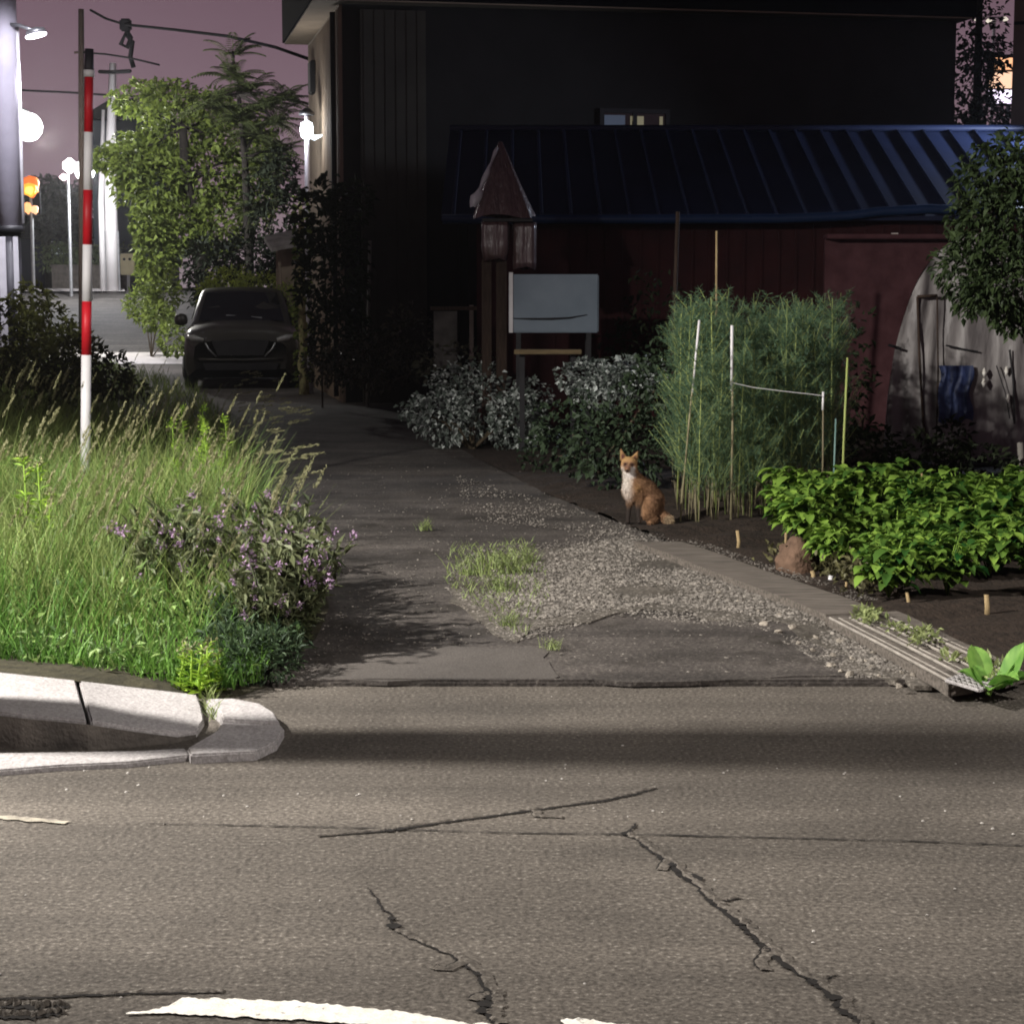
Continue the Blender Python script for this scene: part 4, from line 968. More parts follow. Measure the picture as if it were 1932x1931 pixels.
# wrinkled front sheet with ragged lower hem
NX, NZ = 90, 40; V, F = [], []
for j in range(NZ + 1):
    for i in range(NX + 1):
        t = 0.015 + .97 * i / NX; x, zt = hoop(t)
        hem = 0.10 + 0.09 * abs(math.sin(i * .37)) * abs(math.cos(i * .13)) + .05 * math.sin(i * .9)
        z = hem + (zt - hem) * j / NZ
        y = YV + .012 * math.sin(x * 42 + 3 * math.sin(z * 2)) + .02 * math.sin(x * 15 + z * 1.4) + .012 * math.sin(z * 9 + x * 5) + random.uniform(-.003, .003)
        V.append((x, y - .02, z))
F = [[j * (NX + 1) + i, j * (NX + 1) + i + 1, (j + 1) * (NX + 1) + i + 1, (j + 1) * (NX + 1) + i] for j in range(NZ) for i in range(NX)]
mb = MB(); mb.add(V, F); mb.build("front_sheet", VINYL, ghs, smooth=True)
def v3(px, py, off=.07): return A(px, py, YV - off)
MB().tube([v3(1731, 560), v3(1735, 680), v3(1742, 800), v3(1760, 870)], .011, 6).tube([v3(1731, 560), v3(1768, 558)], .014, 6).tube([v3(1768, 558), v3(1770, 700), v3(1766, 870)], .007, 6).build("door_frame", WOODD, ghs, smooth=True)
MB().tube([v3(1676, 651), v3(1690, 655), v3(1700, 658)], .012, 6).build("lath", BLACKM, ghs)
MB().tube([v3(1785, 652), v3(1820, 660), v3(1845, 664)], .009, 6).build("lath", BLACKM, ghs)
V, F = [], []
for j in range(13):
    for i in range(15):
        px, py = 1771 + (1834 - 1771) * i / 14, 690 + 105 * j / 12
        q = A(px + 3 * math.sin(j * .8) + 2 * math.sin(i + j * .5), py + (j > 9) * 5 * math.sin(i * .9), YV - .075 + .014 * math.sin(i * 1.7 + j * .4)); V.append(q)
F = [[j * 15 + i, j * 15 + i + 1, (j + 1) * 15 + i + 1, (j + 1) * 15 + i][::-1] for j in range(12) for i in range(14)]
mb = MB(); mb.add(V, F); mb.build("blue_sheet", VINYLB, ghs, smooth=True)
MB().tube([v3(1880, 690), v3(1898, 745), v3(1905, 790)], .005, 6).tube([v3(1905, 660), v3(1912, 720), v3(1914, 800)], .009, 6).build("rope", BLACKM, ghs)
for px, py in ((1857, 703), (1856, 722), (1899, 700), (1902, 752)): MB().lathe(v3(px, py), [(.006, -.04), (.02, 0), (.006, .04)], 8).build("clip", PAINT, ghs, smooth=True)
MB().tube([v3(1764, 868, .16), v3(1800, 880, .16), v3(1850, 876, .16), v3(1885, 872, .16), v3(1935, 882, .16)], .022, 6).build("hem_pole", BLACKM, ghs, smooth=True)
q = G(1926, 935); stick("garden_stake", "broad pale post at the right edge behind the potato plants", "stake", G(1926, 935), A(1925, 835, q[1]), .03, mat("grey_post", (.26, .24, .22), (.18, .17, .15), 4, .8))

# ------------------------------------------------------------------ wooden boards along the driveway edge
def board(name, label, pix0, pix1, wpx0, wpx1, z, th_, m, bow=0.0):
    """plank lying on the ground from one picture end to the other"""
    a0, a1, b0, b1 = G(*pix0, z), G(*wpx0, z), G(*pix1, z), G(*wpx1, z)
    V, n = [], 12
    for i in range(n + 1):
        t = i / n
        p, q = a0 + (b0 - a0) * t, a1 + (b1 - a1) * t
        zz = bow * math.sin(math.pi * t) + .004 * math.sin(9 * t)
        e_ = random.uniform(-.004, .004)
        for r in (p + (e_, 0, 0), q + (e_, 0, 0)):
            V.append((r[0], r[1], z + zz)); V.append((r[0], r[1], z + zz - th_))
    F = []
    for i in range(n):
        o_ = 4 * i
        F += [[o_, o_ + 2, o_ + 6, o_ + 4], [o_ + 1, o_ + 5, o_ + 7, o_ + 3], [o_, o_ + 4, o_ + 5, o_ + 1], [o_ + 2, o_ + 3, o_ + 7, o_ + 6]]
    F += [[0, 1, 3, 2], [4 * n, 4 * n + 2, 4 * n + 3, 4 * n + 1]]
    mb = MB(); mb.add(V, F); c = (a0 + b1) / 2
    o = mb.build(name, m, origin=(c[0], c[1], 0)); tag(o, label, "board", "boards along the driveway edge"); return o
board("wooden_board", "long single grey board running from the fox towards the ridged boards", (1196, 1022), (1560, 1160), (1285, 1022), (1668, 1155), .065, .05, WOODG, .006)
board("wooden_board", "ridged board nearest the gravel in the near group of three", (1556, 1163), (1790, 1293), (1597, 1160), (1838, 1287), .070, .05, WOODG, .004)
board("wooden_board", "middle board of the near ridged group of three", (1603, 1160), (1846, 1286), (1645, 1157), (1890, 1278), .074, .05, WOODG, .004)
board("wooden_board", "board nearest the soil in the near ridged group of three", (1651, 1156), (1897, 1277), (1690, 1152), (1932, 1266), .078, .05, WOODG, .004)
mb = MB()
for k in range(4):
    a0, b0 = G(1566 + 38 * k, 1166, .080), G(1800 + 42 * k, 1290 - 3 * k, .080)
    mb.tube([a0, (a0 + b0) / 2 + (0, 0, .004), b0], .0065, 6)
    a0, b0 = G(1583 + 38 * k, 1166, .078), G(1818 + 42 * k, 1289 - 3 * k, .078)
    mb.tube([a0, b0], .0035, 5)
o = mb.build("wooden_batten", mat("pale_batten", (.36, .33, .29), (.22, .2, .175), 9, .85, bump=.4), origin=G(1690, 1230)); tag(o, "pale raised battens lying along the near ridged boards", "batten")
# perforated pale grate at the near end
mb = MB(); a0 = G(1785, 1284, .085); u_ = G(1848, 1303, .082) - a0; v_ = G(1832, 1266, .088) - a0
for i in range(7):
    mb.tube([a0 + u_ * i / 6, a0 + u_ * i / 6 + v_], .007, 5); mb.tube([a0 + v_ * i / 6, a0 + v_ * i / 6 + u_], .007, 5)
o = mb.build("plastic_grate", CONC, origin=a0); tag(o, "pale perforated grate at the near end of the boards", "grate")

# brown rock and wooden pegs at the soil edge
mb = MB(); q = G(1508, 1088)
bm = bmesh.new(); bmesh.ops.create_icosphere(bm, subdivisions=4, radius=1.0)
V = np.array([v.co[:] for v in bm.verts]); F = [[v.index for v in f.verts] for f in bm.faces]; bm.free()
k_ = 1 + .16 * np.sin(4 * V[:, 0] + 2 * V[:, 2]) * np.cos(3 * V[:, 1] + 1) + .06 * np.sin(11 * V[:, 2] + 7 * V[:, 0])
RV, RF = V * k_[:, None], F
mb.add(RV * (.128, .12, .15) + q + (0, .06, .07), RF); o = mb.build("brown_rock", STONE, origin=q, smooth=True); tag(o, "rounded brown clod sitting at the soil edge near short pegs", "rock")
for px, y0, y1, r, lab in ((1392, 1042, 1001, .012, "thin pale peg in the soil right of the asparagus stems"), (1484, 1048, 1002, .010, "thin peg behind the brown clod"), (1533, 1094, 1077, .014, "short stub peg touching the right side of the brown clod"), (1569, 1106, 1086, .016, "short greyish white peg beside the long board"),
                           (1598, 1122, 1098, .009, "brown peg under the leaf edge of the potato bed"), (1862, 1168, 1122, .014, "stout pale peg standing in bare soil below the leaves"), (1712, 1150, 1118, .010, "small brown peg beneath the middle potato leaves"),
                           (1740, 985, 893, .007, "short thin stake sticking up above the potato leaves"), (1838, 985, 893, .008, "whitish thin stake above the right potato leaves")):
    b_ = G(px, y0); stick("wooden_peg", lab, "peg", b_, A(px - 1, y1, b_[1]), r, WOODS if px not in (1569, 1838) else WHTP, "pegs around the garden bed")
# taller sticks around the asparagus
Yq = 14.4
for px, y0, px1, y1, Y, r, m, lab, cap in ((1284, 905, 1319, 607, 13.5, .007, DRYST, "white-tipped cane leaning at the left side of the asparagus", .50), (1380, 930, 1381, 617, 13.5, .009, DRYST, "white-topped pole holding one end of the string", .45),
                                (1550, 930, 1553, 742, 13.5, .007, DRYST, "pole with white ties holding the right end of the string", .12), (1589, 935, 1599, 675, 13.4, .009, ASPST, "green cane standing clear at the right edge of the asparagus", 0),
                                (1574, 935, 1577, 790, 13.4, .007, mat("teal_cane", (.16, .26, .24), (.1, .18, .16), 4, .6), "short bluish cane beside the green cane", 0), (1266, 800, 1279, 400, 18.0, .022, WOODD, "tall thin brown pole rising in front of the red shed wall", 0), (1352, 700, 1352, 436, 16.0, .010, WOODS, "thin tan cane rising above the asparagus tops", 0)):
    b_ = A(px, y0, Y); b_[2] = 0; b_[0] = A(px, y0, Y)[0]
    stick("garden_cane", lab, "cane", b_, A(px1, y1, Y), r, m, "canes around the asparagus", (WHTP, cap) if cap else None)
o = MB().tube([A(1380, 722, 13.48), A(1420, 731, 13.48), A(1475, 738, 13.47), A(1530, 744, 13.47), A(1553, 747, 13.47)], .0022, 5).build("string", WHTP, origin=A(1380, 722, 14.05)); tag(o, "white string tied level across the front of the asparagus", "string")
MB().lathe((0, 0, 0), [(.01, -.02), (.022, 0), (.01, .02)], 8)

# ------------------------------------------------------------------ gravel and stones
PEBV = RV * (1, 1, .62)
bm = bmesh.new(); bmesh.ops.create_icosphere(bm, subdivisions=1, radius=1.0)
SV = np.array([v.co[:] for v in bm.verts]); SF = np.array([[v.index for v in f.verts] for f in bm.faces]); bm.free()
def inside(px, py, pts):
    c = False; n = len(pts)
    for i in range(n):
        x1, y1 = pts[i]; x2, y2 = pts[(i + 1) % n]
        if (y1 > py) != (y2 > py) and px < (x2 - x1) * (py - y1) / (y2 - y1) + x1: c = not c
    return c
def pebbles(name, label, poly, n, r0, r1, z, clump=0.0):
    mb = MB(); xs = [p[0] for p in poly]; ysx = [p[1] for p in poly]; k = 0
    wv = lambda p: math.sin(p[0] * 4.1 + p[1] * 2.3) * math.sin(p[1] * 3.7 - p[0] * 2.9)
    while k < n:
        px, py = random.uniform(min(xs), max(xs)), random.uniform(min(ysx), max(ysx))
        if not inside(px, py, poly): continue
        p = G(px, py)
        if wv(p) < -.75 + .9 * clump + clump * random.uniform(-1.3, 1): continue
        r = r0 + (r1 - r0) * random.random() ** 2.5
        M = np.array(Matrix.Rotation(random.uniform(0, 6), 3, 'Z') @ Matrix.Rotation(random.uniform(-.5, .5), 3, 'X'))
        v = (SV * (1 + rng.uniform(-.22, .22, (len(SV), 1)))) * (r, r * random.uniform(.6, 1), r * random.uniform(.4, .65))
        mb.add(v @ M.T + p + (0, 0, z + r * .15), SF); k += 1
    o = mb.build(name, PEB); tag(o, label, "gravel", kind="stuff")
gp_main = [(870, 1120), (960, 1070), (1180, 1018), (1290, 1036), (1480, 1110), (1640, 1190), (1820, 1288), (1640, 1276), (1500, 1180), (1240, 1150), (1010, 1180)]
pebbles("gravel", "thin gravel strewn wide over the right half of the driveway", [(840, 1120), (880, 1050), (1060, 1020), (1190, 1000), (1310, 1040), (1560, 1150), (1850, 1296), (1600, 1290), (1430, 1195), (1150, 1175), (960, 1225), (900, 1180)], 14000, .003, .011, .027, .3)
pebbles("gravel", "sparse gravel on the driveway in front of the fox", [(860, 900), (1010, 945), (1195, 1000), (1190, 1020), (1000, 1000), (880, 990)], 1500, .003, .012, .027, .35)
pebbles("gravel", "pale gravel spread beside the boards on the driveway", gp_main, 14000, .004, .016, .030, .3)
pebbles("gravel", "sparse small stones over the worn dark driveway", [(560, 1285), (640, 1130), (520, 900), (900, 860), (1200, 990), (1000, 1200), (1100, 1280), (1700, 1285), (1500, 1180), (1060, 1190)], 2200, .0025, .009, .025, .4)
pebbles("gravel", "grit and small stones kicked up onto the long grey board", [(1200, 1025), (1280, 1025), (1660, 1155), (1565, 1158)], 1500, .002, .008, .064, .35)
# larger stones lying loose at the edge of the boards
bm = bmesh.new(); bmesh.ops.create_icosphere(bm, subdivisions=2, radius=1.0)
V2 = np.array([v.co[:] for v in bm.verts]); F2 = [[v.index for v in f.verts] for f in bm.faces]; bm.free()
protos = []
PEBL = mat("pale_stone", (0.36, 0.32, 0.265), (0.17, 0.15, 0.125), 10, 0.9, bump=0.7)
spots = [(1502, 1182), (1470, 1160), (1540, 1206), (1578, 1232), (1601, 1240), (1623, 1252), (1655, 1258), (1668, 1272), (1700, 1268), (1716, 1276), (1737, 1285), (1612, 1270), (1590, 1268), (1565, 1250), (1530, 1228), (1428, 1150), (1400, 1130), (1360, 1118), (1444, 1176), (1512, 1210), (1640, 1232), (1690, 1290), (1590, 1215), (1470, 1188), (1330, 1100)]
for i, (px, py) in enumerate(spots):
    if i < 3:
        k_ = 1 + .3 * np.sin(3 * V2[:, 0] + i * 2) * np.cos(4 * V2[:, 1] + i) + .14 * np.sin(9 * V2[:, 2] + i)
        o = MB().add(V2 * k_[:, None] * (.030, .024, .017), F2).build("loose_stone", PEBL, smooth=False); protos.append(o)
    else: o = copy_tree(protos[i % 3])
    p = G(px + random.uniform(-12, 12), py + random.uniform(-5, 5), .034); o.location = tuple(p); o.rotation_euler = (random.uniform(-.5, .5), random.uniform(-.4, .4), random.uniform(0, 6)); s_ = random.uniform(.35, .85) * (1.7 if i == 0 else 1); o.scale = (s_, s_, s_)
    tag(o, "pale rounded stone lying loose along the edge of the grey boards", "stone", "loose stones beside the boards")
protos[0]["label"] = "largest pale stone of those beside the grey boards"

# ------------------------------------------------------------------ the sitting fox
fo = G(1195, 994); fo[2] = 0.03
fox = thing("fox", "sitting orange fox with pale chest looking at the viewer from the driveway edge", "fox", fo)
bm = bmesh.new()
def ell(c, r, rot=(0, 0, 0)):
    M = Matrix.Translation(c) @ Matrix.Rotation(rot[2], 4, 'Z') @ Matrix.Rotation(rot[1], 4, 'Y') @ Matrix.Rotation(rot[0], 4, 'X') @ Matrix.Diagonal((*r, 1))
    bmesh.ops.create_icosphere(bm, subdivisions=4, radius=1.0, matrix=M)
def cap(pts, rs, n=9):
    for (p, q), (a, b) in zip(zip(pts, pts[1:]), zip(rs, rs[1:])):
        p, q = Vector(p), Vector(q)
        for k in range(n):
            t = k / (n - 1); bmesh.ops.create_icosphere(bm, subdivisions=3, radius=a + (b - a) * t, matrix=Matrix.Translation(p.lerp(q, t)))
# trunk: rump low at the back right, chest upright in front
cap([(.135, .07, .085), (.125, .065, .16), (.075, .05, .225), (.022, .015, .265), (-.015, -.005, .315)], [.072, .086, .080, .073, .060])
ell((-.020, -.022, .235), (.062, .060, .085), (0, R(-8), 0))
ell((.088, .03, .235), (.07, .06, .055), (0, R(35), 0))
cap([(-.015, -.005, .31), (-.030, -.012, .375)], [.060, .052])
# head
ell((-.036, -.020, .418), (.056, .055, .049))
ell((-.066, -.030, .396), (.030, .036, .027)); ell((-.008, -.030, .396), (.030, .036, .027))
cap([(-.042, -.055, .400), (-.050, -.092, .386), (-.055, -.118, .379)], [.031, .020, .0125])
# ears
for (b, t) in (((-.070, -.006, .448), (-.092, -.002, .516)), ((-.006, -.002, .446), (.026, .004, .497))):
    for k in range(12):
        s = k / 11; c = Vector(b).lerp(Vector(t), s)
        M = Matrix.Translation(c) @ Matrix.Diagonal((.025 * (1 - s) ** .8 + .004, .011 * (1 - s) + .004, .012, 1)); bmesh.ops.create_icosphere(bm, subdivisions=3, radius=1.0, matrix=M)
# front legs, slightly apart, with paws
cap([(-.022, -.030, .20), (-.036, -.044, .10), (-.042, -.052, .025)], [.032, .0185, .0145]); ell((-.044, -.068, .014), (.018, .028, .0145))
cap([(.026, -.026, .20), (.032, -.036, .10), (.036, -.044, .025)], [.034, .0195, .0145]); ell((.036, -.060, .014), (.018, .028, .0145))
# folded hind legs
ell((.105, -.012, .115), (.062, .052, .085), (0, R(22), 0)); cap([(.088, -.045, .065), (.145, -.02, .03), (.122, -.075, .015)], [.036, .026, .017]); ell((.112, -.092, .014), (.021, .034, .0145))
cap([(.155, .10, .09), (.175, .09, .03)], [.05, .025])
# tail curled to the right, lying on the ground
cap([(.175, .06, .075), (.205, .02, .05), (.225, -.03, .036), (.245, -.06, .030), (.262, -.075, .022)], [.030, .026, .028, .024, .010])
me = bpy.data.meshes.new("fox_shape"); bm.to_mesh(me); bm.free()
tmp = bpy.data.objects.new("fox_shape", me); COL.objects.link(tmp)
rm = tmp.modifiers.new("r", 'REMESH'); rm.mode = 'VOXEL'; rm.voxel_size = .0055
sm = tmp.modifiers.new("s", 'SMOOTH'); sm.iterations = 5; sm.factor = .5
dg = bpy.context.evaluated_depsgraph_get(); ev = tmp.evaluated_get(dg)
fm = bpy.data.meshes.new_from_object(ev)
bpy.data.objects.remove(tmp); bpy.data.meshes.remove(me)
nv = len(fm.vertices); FV = np.zeros(nv * 3); fm.vertices.foreach_get("co", FV); FV = FV.reshape(-1, 3)
FN = np.zeros(nv * 3); fm.vertices.foreach_get("normal", FN); FN = FN.reshape(-1, 3)
def furcol(P):
    x, y, z = P[:, 0], P[:, 1], P[:, 2]
    def near(c, r): d = np.sqrt((((P - np.array(c)) / np.array(r)) ** 2).sum(1)); return np.clip(1.6 - d * 1.3, 0, 1)
    col = np.tile(np.array([.285, .162, .086]), (len(P), 1))
    def mix(c, f):
        nonlocal col; col = col * (1 - f[:, None]) + np.array(c) * f[:, None]
    wob = .5 + .5 * np.sin(60 * x + 37 * z) * np.sin(45 * y - 51 * z)
    mix((.15, .082, .048), np.clip((x - .02) * 8, 0, 1) * .9 * (.45 + .55 * wob))            # browner back and haunch
    mix((.20, .11, .06), np.clip((.12 - z) * 6, 0, .75) * np.clip((x - .04) * 12, 0, 1) * wob)
    mix((.50, .32, .12), near((-.034, -.02, .46), (.10, .05, .06)) * .55)                 # crown and ears, yellower
    mix((.70, .64, .56), near((-.075, -.05, .31), (.062, .06, .085)) * .95)                 # chest bib down the left
    mix((.66, .60, .54), near((-.055, -.06, .23), (.05, .05, .08)) * .7)
    mix((.80, .76, .72), near((-.018, -.070, .382), (.028, .035, .024)))                   # white cheek
    mix((.72, .66, .60), near((-.078, -.045, .376), (.022, .03, .02)) * .55)
    mix((.75, .70, .66), near((-.03, -.06, .345), (.04, .05, .03)) * .9)
    mix((.17, .09, .065), near((-.050, -.085, .400), (.022, .05, .018)) * .9)               # dark muzzle bridge
    for ex in (-.062, -.020): mix((.045, .022, .020), near((ex, -.066, .416), (.021, .024, .018)))
    mix((.05, .03, .03), near((-.056, -.118, .378), (.012, .012, .012)))
    for ex, ez in ((-.078, .468), (.006, .462)): mix((.09, .035, .03), near((ex, -.016, ez), (.017, .012, .027)))
    leg = np.clip((.19 - z) * 11, 0, 1) * np.clip((.066 - x) * 40, 0, 1)
    mix((.022, .019, .018), leg * .97)
    mix((.42, .34, .22), near((.25, -.06, .03), (.04, .04, .03)) * .8)
    mix((.42, .25, .11), near((.012, -.05, .25), (.035, .04, .03)) * .8)
    return col
fc = furcol(FV) * .92
ca = fm.color_attributes.new("fur", 'FLOAT_COLOR', 'POINT'); ca.data.foreach_set("color", np.hstack([fc, np.ones((nv, 1))]).astype(np.float32).ravel())
m, n_, l_, p_ = nodes("fox_coat")
a_ = n_.new("ShaderNodeAttribute"); a_.attribute_name = "fur"; l_.new(a_.outputs["Color"], p_.inputs["Base Color"]); p_.inputs["Roughness"].default_value = .85; p_.inputs["Specular IOR Level"].default_value = .15
FOXM = m
fm.materials.clear(); fm.materials.append(FOXM); fm.polygons.foreach_set("use_smooth", np.ones(len(fm.polygons), dtype=bool))
fm.name = "body"; fb = bpy.data.objects.new("body", fm); COL.objects.link(fb); fb.parent = fox
# fur: short hairs standing off the coat
NH = 16000
ix = rng.integers(0, nv, NH); b_ = FV[ix] + rng.normal(0, .002, (NH, 3)); d_ = FN[ix] * .6 + np.array([.25, .1, -.75]) + rng.normal(0, .3, (NH, 3))
ln = np.where(FV[ix][:, 2] > .36, .009, .017) * rng.uniform(.6, 1.3, NH); ln = np.where((FV[ix][:, 2] < .13) & (FV[ix][:, 0] < .065), .006, ln)
ln = np.where(FV[ix][:, 0] > .20, .024, ln)
h = MB(); h.leaves(b_, d_, FN[ix] + .01, ln, ln * .16, .1)
ho = h.build("fur", FOXM)
hc = np.repeat(furcol(FV[ix]) * rng.uniform(.45, 1.4, (NH, 1)), 4, 0)
ca = ho.data.color_attributes.new("fur", 'FLOAT_COLOR', 'POINT'); ca.data.foreach_set("color", np.hstack([hc, np.ones((len(hc), 1))]).astype(np.float32).ravel())
ho.parent = fox
EYE = mat("fox_eye", (.03, .015, .008), (.02, .01, .006), 20, .12, spec=.6)
for ex in (-.062, -.020):
    o = MB().lathe((ex, -.0665, .4165), [(.0015, -.0065), (.006, -.003), (.0068, 0), (.006, .003), (.0015, .0065)], 12).build("eye", EYE, smooth=True); o.parent = fox
o = MB().lathe((-.056, -.129, .381), [(.002, -.006), (.0085, -.002), (.009, .002), (.003, .006)], 12).build("nose", BLACKM, smooth=True); o.parent = fox

# ------------------------------------------------------------------ grass verge on the left
def scatter(n, pix, dens=None):
    """random ground points under a picture outline"""
    pts = []; W_ = [G(*p) for p in pix]; xs = [p[0] for p in W_]; yy = [p[1] for p in W_]
    P2 = [(p[0], p[1]) for p in W_]
    while len(pts) < n:
        x, y = random.uniform(min(xs), max(xs)), random.uniform(min(yy), max(yy))
        if not inside(x, y, P2): continue
        if dens and random.random() > dens(x, y): continue
        pts.append((x, y, .03))
    return np.array(pts)
def height_at(P):
    y = P[:, 1]; px = 966 + FOC * P[:, 0] / y
    k = np.where(y > 14, np.interp(px, [0, 120, 260, 430], [1.0, .85, .55, .42]), 1.0)
    return k * np.interp(y, [7.6, 8.3, 9.0, 10.5, 13, 16, 20, 26], [.16, .26, .38, .52, .66, .64, .55, .45])
verge_front = [(-420, 1235), (0, 1272), (150, 1288), (380, 1313), (430, 1310), (490, 1292), (560, 1235), (540, 1150), (480, 1080), (440, 1000), (-420, 1000)]
verge_mid = [(-420, 1010), (440, 1010), (470, 960), (455, 880), (430, 810), (-420, 810)]
verge_back = [(-420, 815), (430, 815), (380, 745), (300, 716), (210, 695), (-420, 690)]
def grass(name, label, P, hk, wk, m, lean=(.05, .35), curve=(.1, .5), hj=(.55, 1.15)):
    n = len(P); h = height_at(P) * hk * rng.uniform(*hj, n) * (.72 + .5 * patchy(P, .8))
    w = wk * rng.uniform(.7, 1.4, n)
    mb = MB(); mb.blades(P, h, w, rng.uniform(*lean, n), rng.uniform(*curve, n), rng.uniform(0, 6.28, n), 4, rnd=np.clip(.55 * rng.random(n) + .75 * patchy(P) - .15, 0, 1.1))
    return tag(mb.build(name, m), label, "grass", kind="stuff")
grass("grass", "lush short green grass behind the kerb", scatter(9500, verge_front), 1.0, .0075, GRASSG, hj=(.4, 1.15))
grass("grass", "taller mixed grass in the verge", scatter(9000, verge_front[:9] + [(440, 1040), (-420, 1040)], lambda x, y: min(1, max(.05, (y - 8.3) / 1.2))), 1.25, .0065, GRASSM)
grass("grass", "tall grass around the marker pole", scatter(10000, verge_mid), 1.05, .0085, GRASSM)
grass("grass", "tall grass at the back of the verge", scatter(8000, verge_back), 1.05, .013, GRASSM)
# seed heads on long stems
def heads(P, hk, lean):
    mb = MB(); st_ = MB(); n = len(P); h = height_at(P) * hk * rng.uniform(.85, 1.25, n); az = rng.uniform(-.9, .9, n)
    mb.blades(P, h, np.full(n, .006), lean * rng.uniform(.3, 1.3, n), rng.uniform(.0, .25, n), az, 4)
    for i in range(n):
        t = np.array([math.cos(az[i]), math.sin(az[i]), 0]); lf = lean
        c = mb.v[-1][i * 9 + 8]; k = 46; L = random.uniform(.09, .17)
        d = np.array([t[0] * .5, t[1] * .5, .9]); s_ = rng.random(k)
        base = c - d * .02 + d * (s_ * L)[:, None] + rng.normal(0, .0035, (k, 3))
        st_.leaves(base, d + rng.normal(0, .16, (k, 3)), unit(k), .026 * (1.15 - .7 * s_), .0055, .1)
    return mb, st_
P = np.vstack([scatter(240, verge_front[:9] + [(440, 1040), (-420, 1040)], lambda x, y: .1 if y < 9 else 1), scatter(260, verge_mid), scatter(110, verge_back)])
a_, b_ = heads(P, 1.22, .22)
tag(a_.build("grass_stems", GRASSM), "long grass stems rising above the verge", "grass", kind="stuff")
tag(b_.build("grass_heads", STRAW), "straw-coloured seed heads of the tall verge grass", "grass", kind="stuff")
# grasses leaning out over the driveway
P = np.array([G(px, py) for px, py in [(random.uniform(380, 490), random.uniform(790, 1010)) for _ in range(70)]])
n = len(P); mb = MB(); mb.blades(P, rng.uniform(.35, .68, n), np.full(n, .007), rng.uniform(.2, .5, n), rng.uniform(.2, .5, n), rng.uniform(-.5, .5, n), 4)
hd = MB()
for i in range(n):
    c = mb.v[-1][i * 9 + 8]; k = 34; d = np.array([.8, 0, .15]); s_ = rng.random(k)
    hd.leaves(c + d * (s_ * .13)[:, None] + rng.normal(0, .004, (k, 3)), d + rng.normal(0, .2, (k, 3)), unit(k), .024, .0055, .1)
tag(mb.build("grass_stems", GRASSM), "long grass stems leaning out over the driveway", "grass", kind="stuff")
tag(hd.build("grass_heads", STRAW), "drooping seed heads over the driveway edge", "grass", kind="stuff")

grass("grass", "short grass creeping over the back edge of the kerb", scatter(2600, [(-420, 1222), (-80, 1257), (143, 1285), (372, 1314), (440, 1316), (500, 1296), (470, 1280), (372, 1286), (143, 1258), (-420, 1200)]), .62, .007, GRASSG, hj=(.3, 1.1))
# broad-leaved ground weeds mixed into the grass
mb = MB()
P = np.vstack([scatter(2600, verge_front), scatter(1700, verge_mid)]); n = len(P); hh = height_at(P) * rng.uniform(.15, .85, n) * (.5 + .7 * patchy(P, 1.3))
ok = patchy(P, 1.7) > .45; P, hh = P[ok], hh[ok]; n = len(P)
for _ in range(4): mb.leaves(P + np.stack([rng.normal(0, .03, n), rng.normal(0, .03, n), hh * rng.uniform(.6, 1.05, n)], 1), unit(n) + (0, 0, .5), unit(n) * .5 + (0, 0, 1), rng.uniform(.03, .075, n), rng.uniform(.014, .034, n), .2)
tag(mb.build("leafy_weeds", leafmat("leafy_weed", (.20, .30, .085), (.03, .07, .022), .25)), "leafy green weeds mixed through the verge grass", "weeds", kind="stuff")
# tall leafy weeds: built once, copied
def make_weed(H, nl, L, W_, m, flower=None, fm_=None, droop=.1, name="tall_weed"):
    o = thing(name, "x", "weed", (0, 0, 0))
    MB().tube([(0, 0, 0), (.01, 0, H * .5), (-.005, .005, H)], [.006, .005, .003], 6).build("stem", m, o, smooth=True)
    z = rng.uniform(.08, .98, nl) * H; a = np.arange(nl) * 2.4
    d = np.stack([np.cos(a), np.sin(a), rng.uniform(.25, .9, nl) - droop], 1)
    ln = L * (1.15 - .75 * z / H) * rng.uniform(.8, 1.2, nl)
    mb = MB(); mb.leaves(np.stack([np.zeros(nl), np.zeros(nl), z], 1), d, np.array([[0, 0, 1.0]]) + rng.normal(0, .3, (nl, 3)), ln, W_ * ln / L, .25); mb.build("foliage", m, o)
    if flower:
        n_f = flower; mb = MB(); p = rng.normal(0, .016, (n_f, 3)) + (0, 0, H)
        mb.leaves(p, unit(n_f) + (0, 0, .7), unit(n_f), .018, .012, .2); mb.build("blossom", fm_ or m, o)
    return o
wa = make_weed(.74, 60, .14, .034, WEEDB, 50, STRAW)
wbase = G(62, 1085)
for i, (px, py, s_, lab) in enumerate(((52, 1105, 1.0, "bright lime-green leafy weed with pale buds standing left in the grass"), (80, 1108, .95, "second lime-green weed close to the right of the leafiest one"), (98, 1112, .74, "shorter lime-green weed at the right of the bright pair"))):
    o = wa if i == 0 else copy_tree(wa)
    o.location = tuple(G(px, py)); o.rotation_euler = (0, 0, i * 1.3); o.scale = (s_,) * 3; tag(o, lab, "weed", "bright tall weeds")
wb = make_weed(.66, 40, .12, .02, mat_ if False else WEEDB, 40, WEEDB)
rs = random.Random(5)
mids = [(335, 980), (352, 1010), (372, 985), (392, 1015), (408, 1000), (425, 1020), (350, 930), (380, 930), (415, 940), (440, 965), (330, 1030), (398, 955)]
for i, (px, py) in enumerate(mids):
    o = wb if i == 0 else copy_tree(wb)
    o.location = tuple(G(px, py)); o.rotation_euler = (rs.uniform(-.1, .1), rs.uniform(-.05, .2), rs.uniform(0, 6)); o.scale = (rs.uniform(.75, 1.1),) * 3
    tag(o, "slim yellow-green weed in the clump behind the purple flowers", "weed", "weeds behind the purple flowers")
wc = make_weed(.20, 34, .07, .020, WEEDB, 14, STRAW)
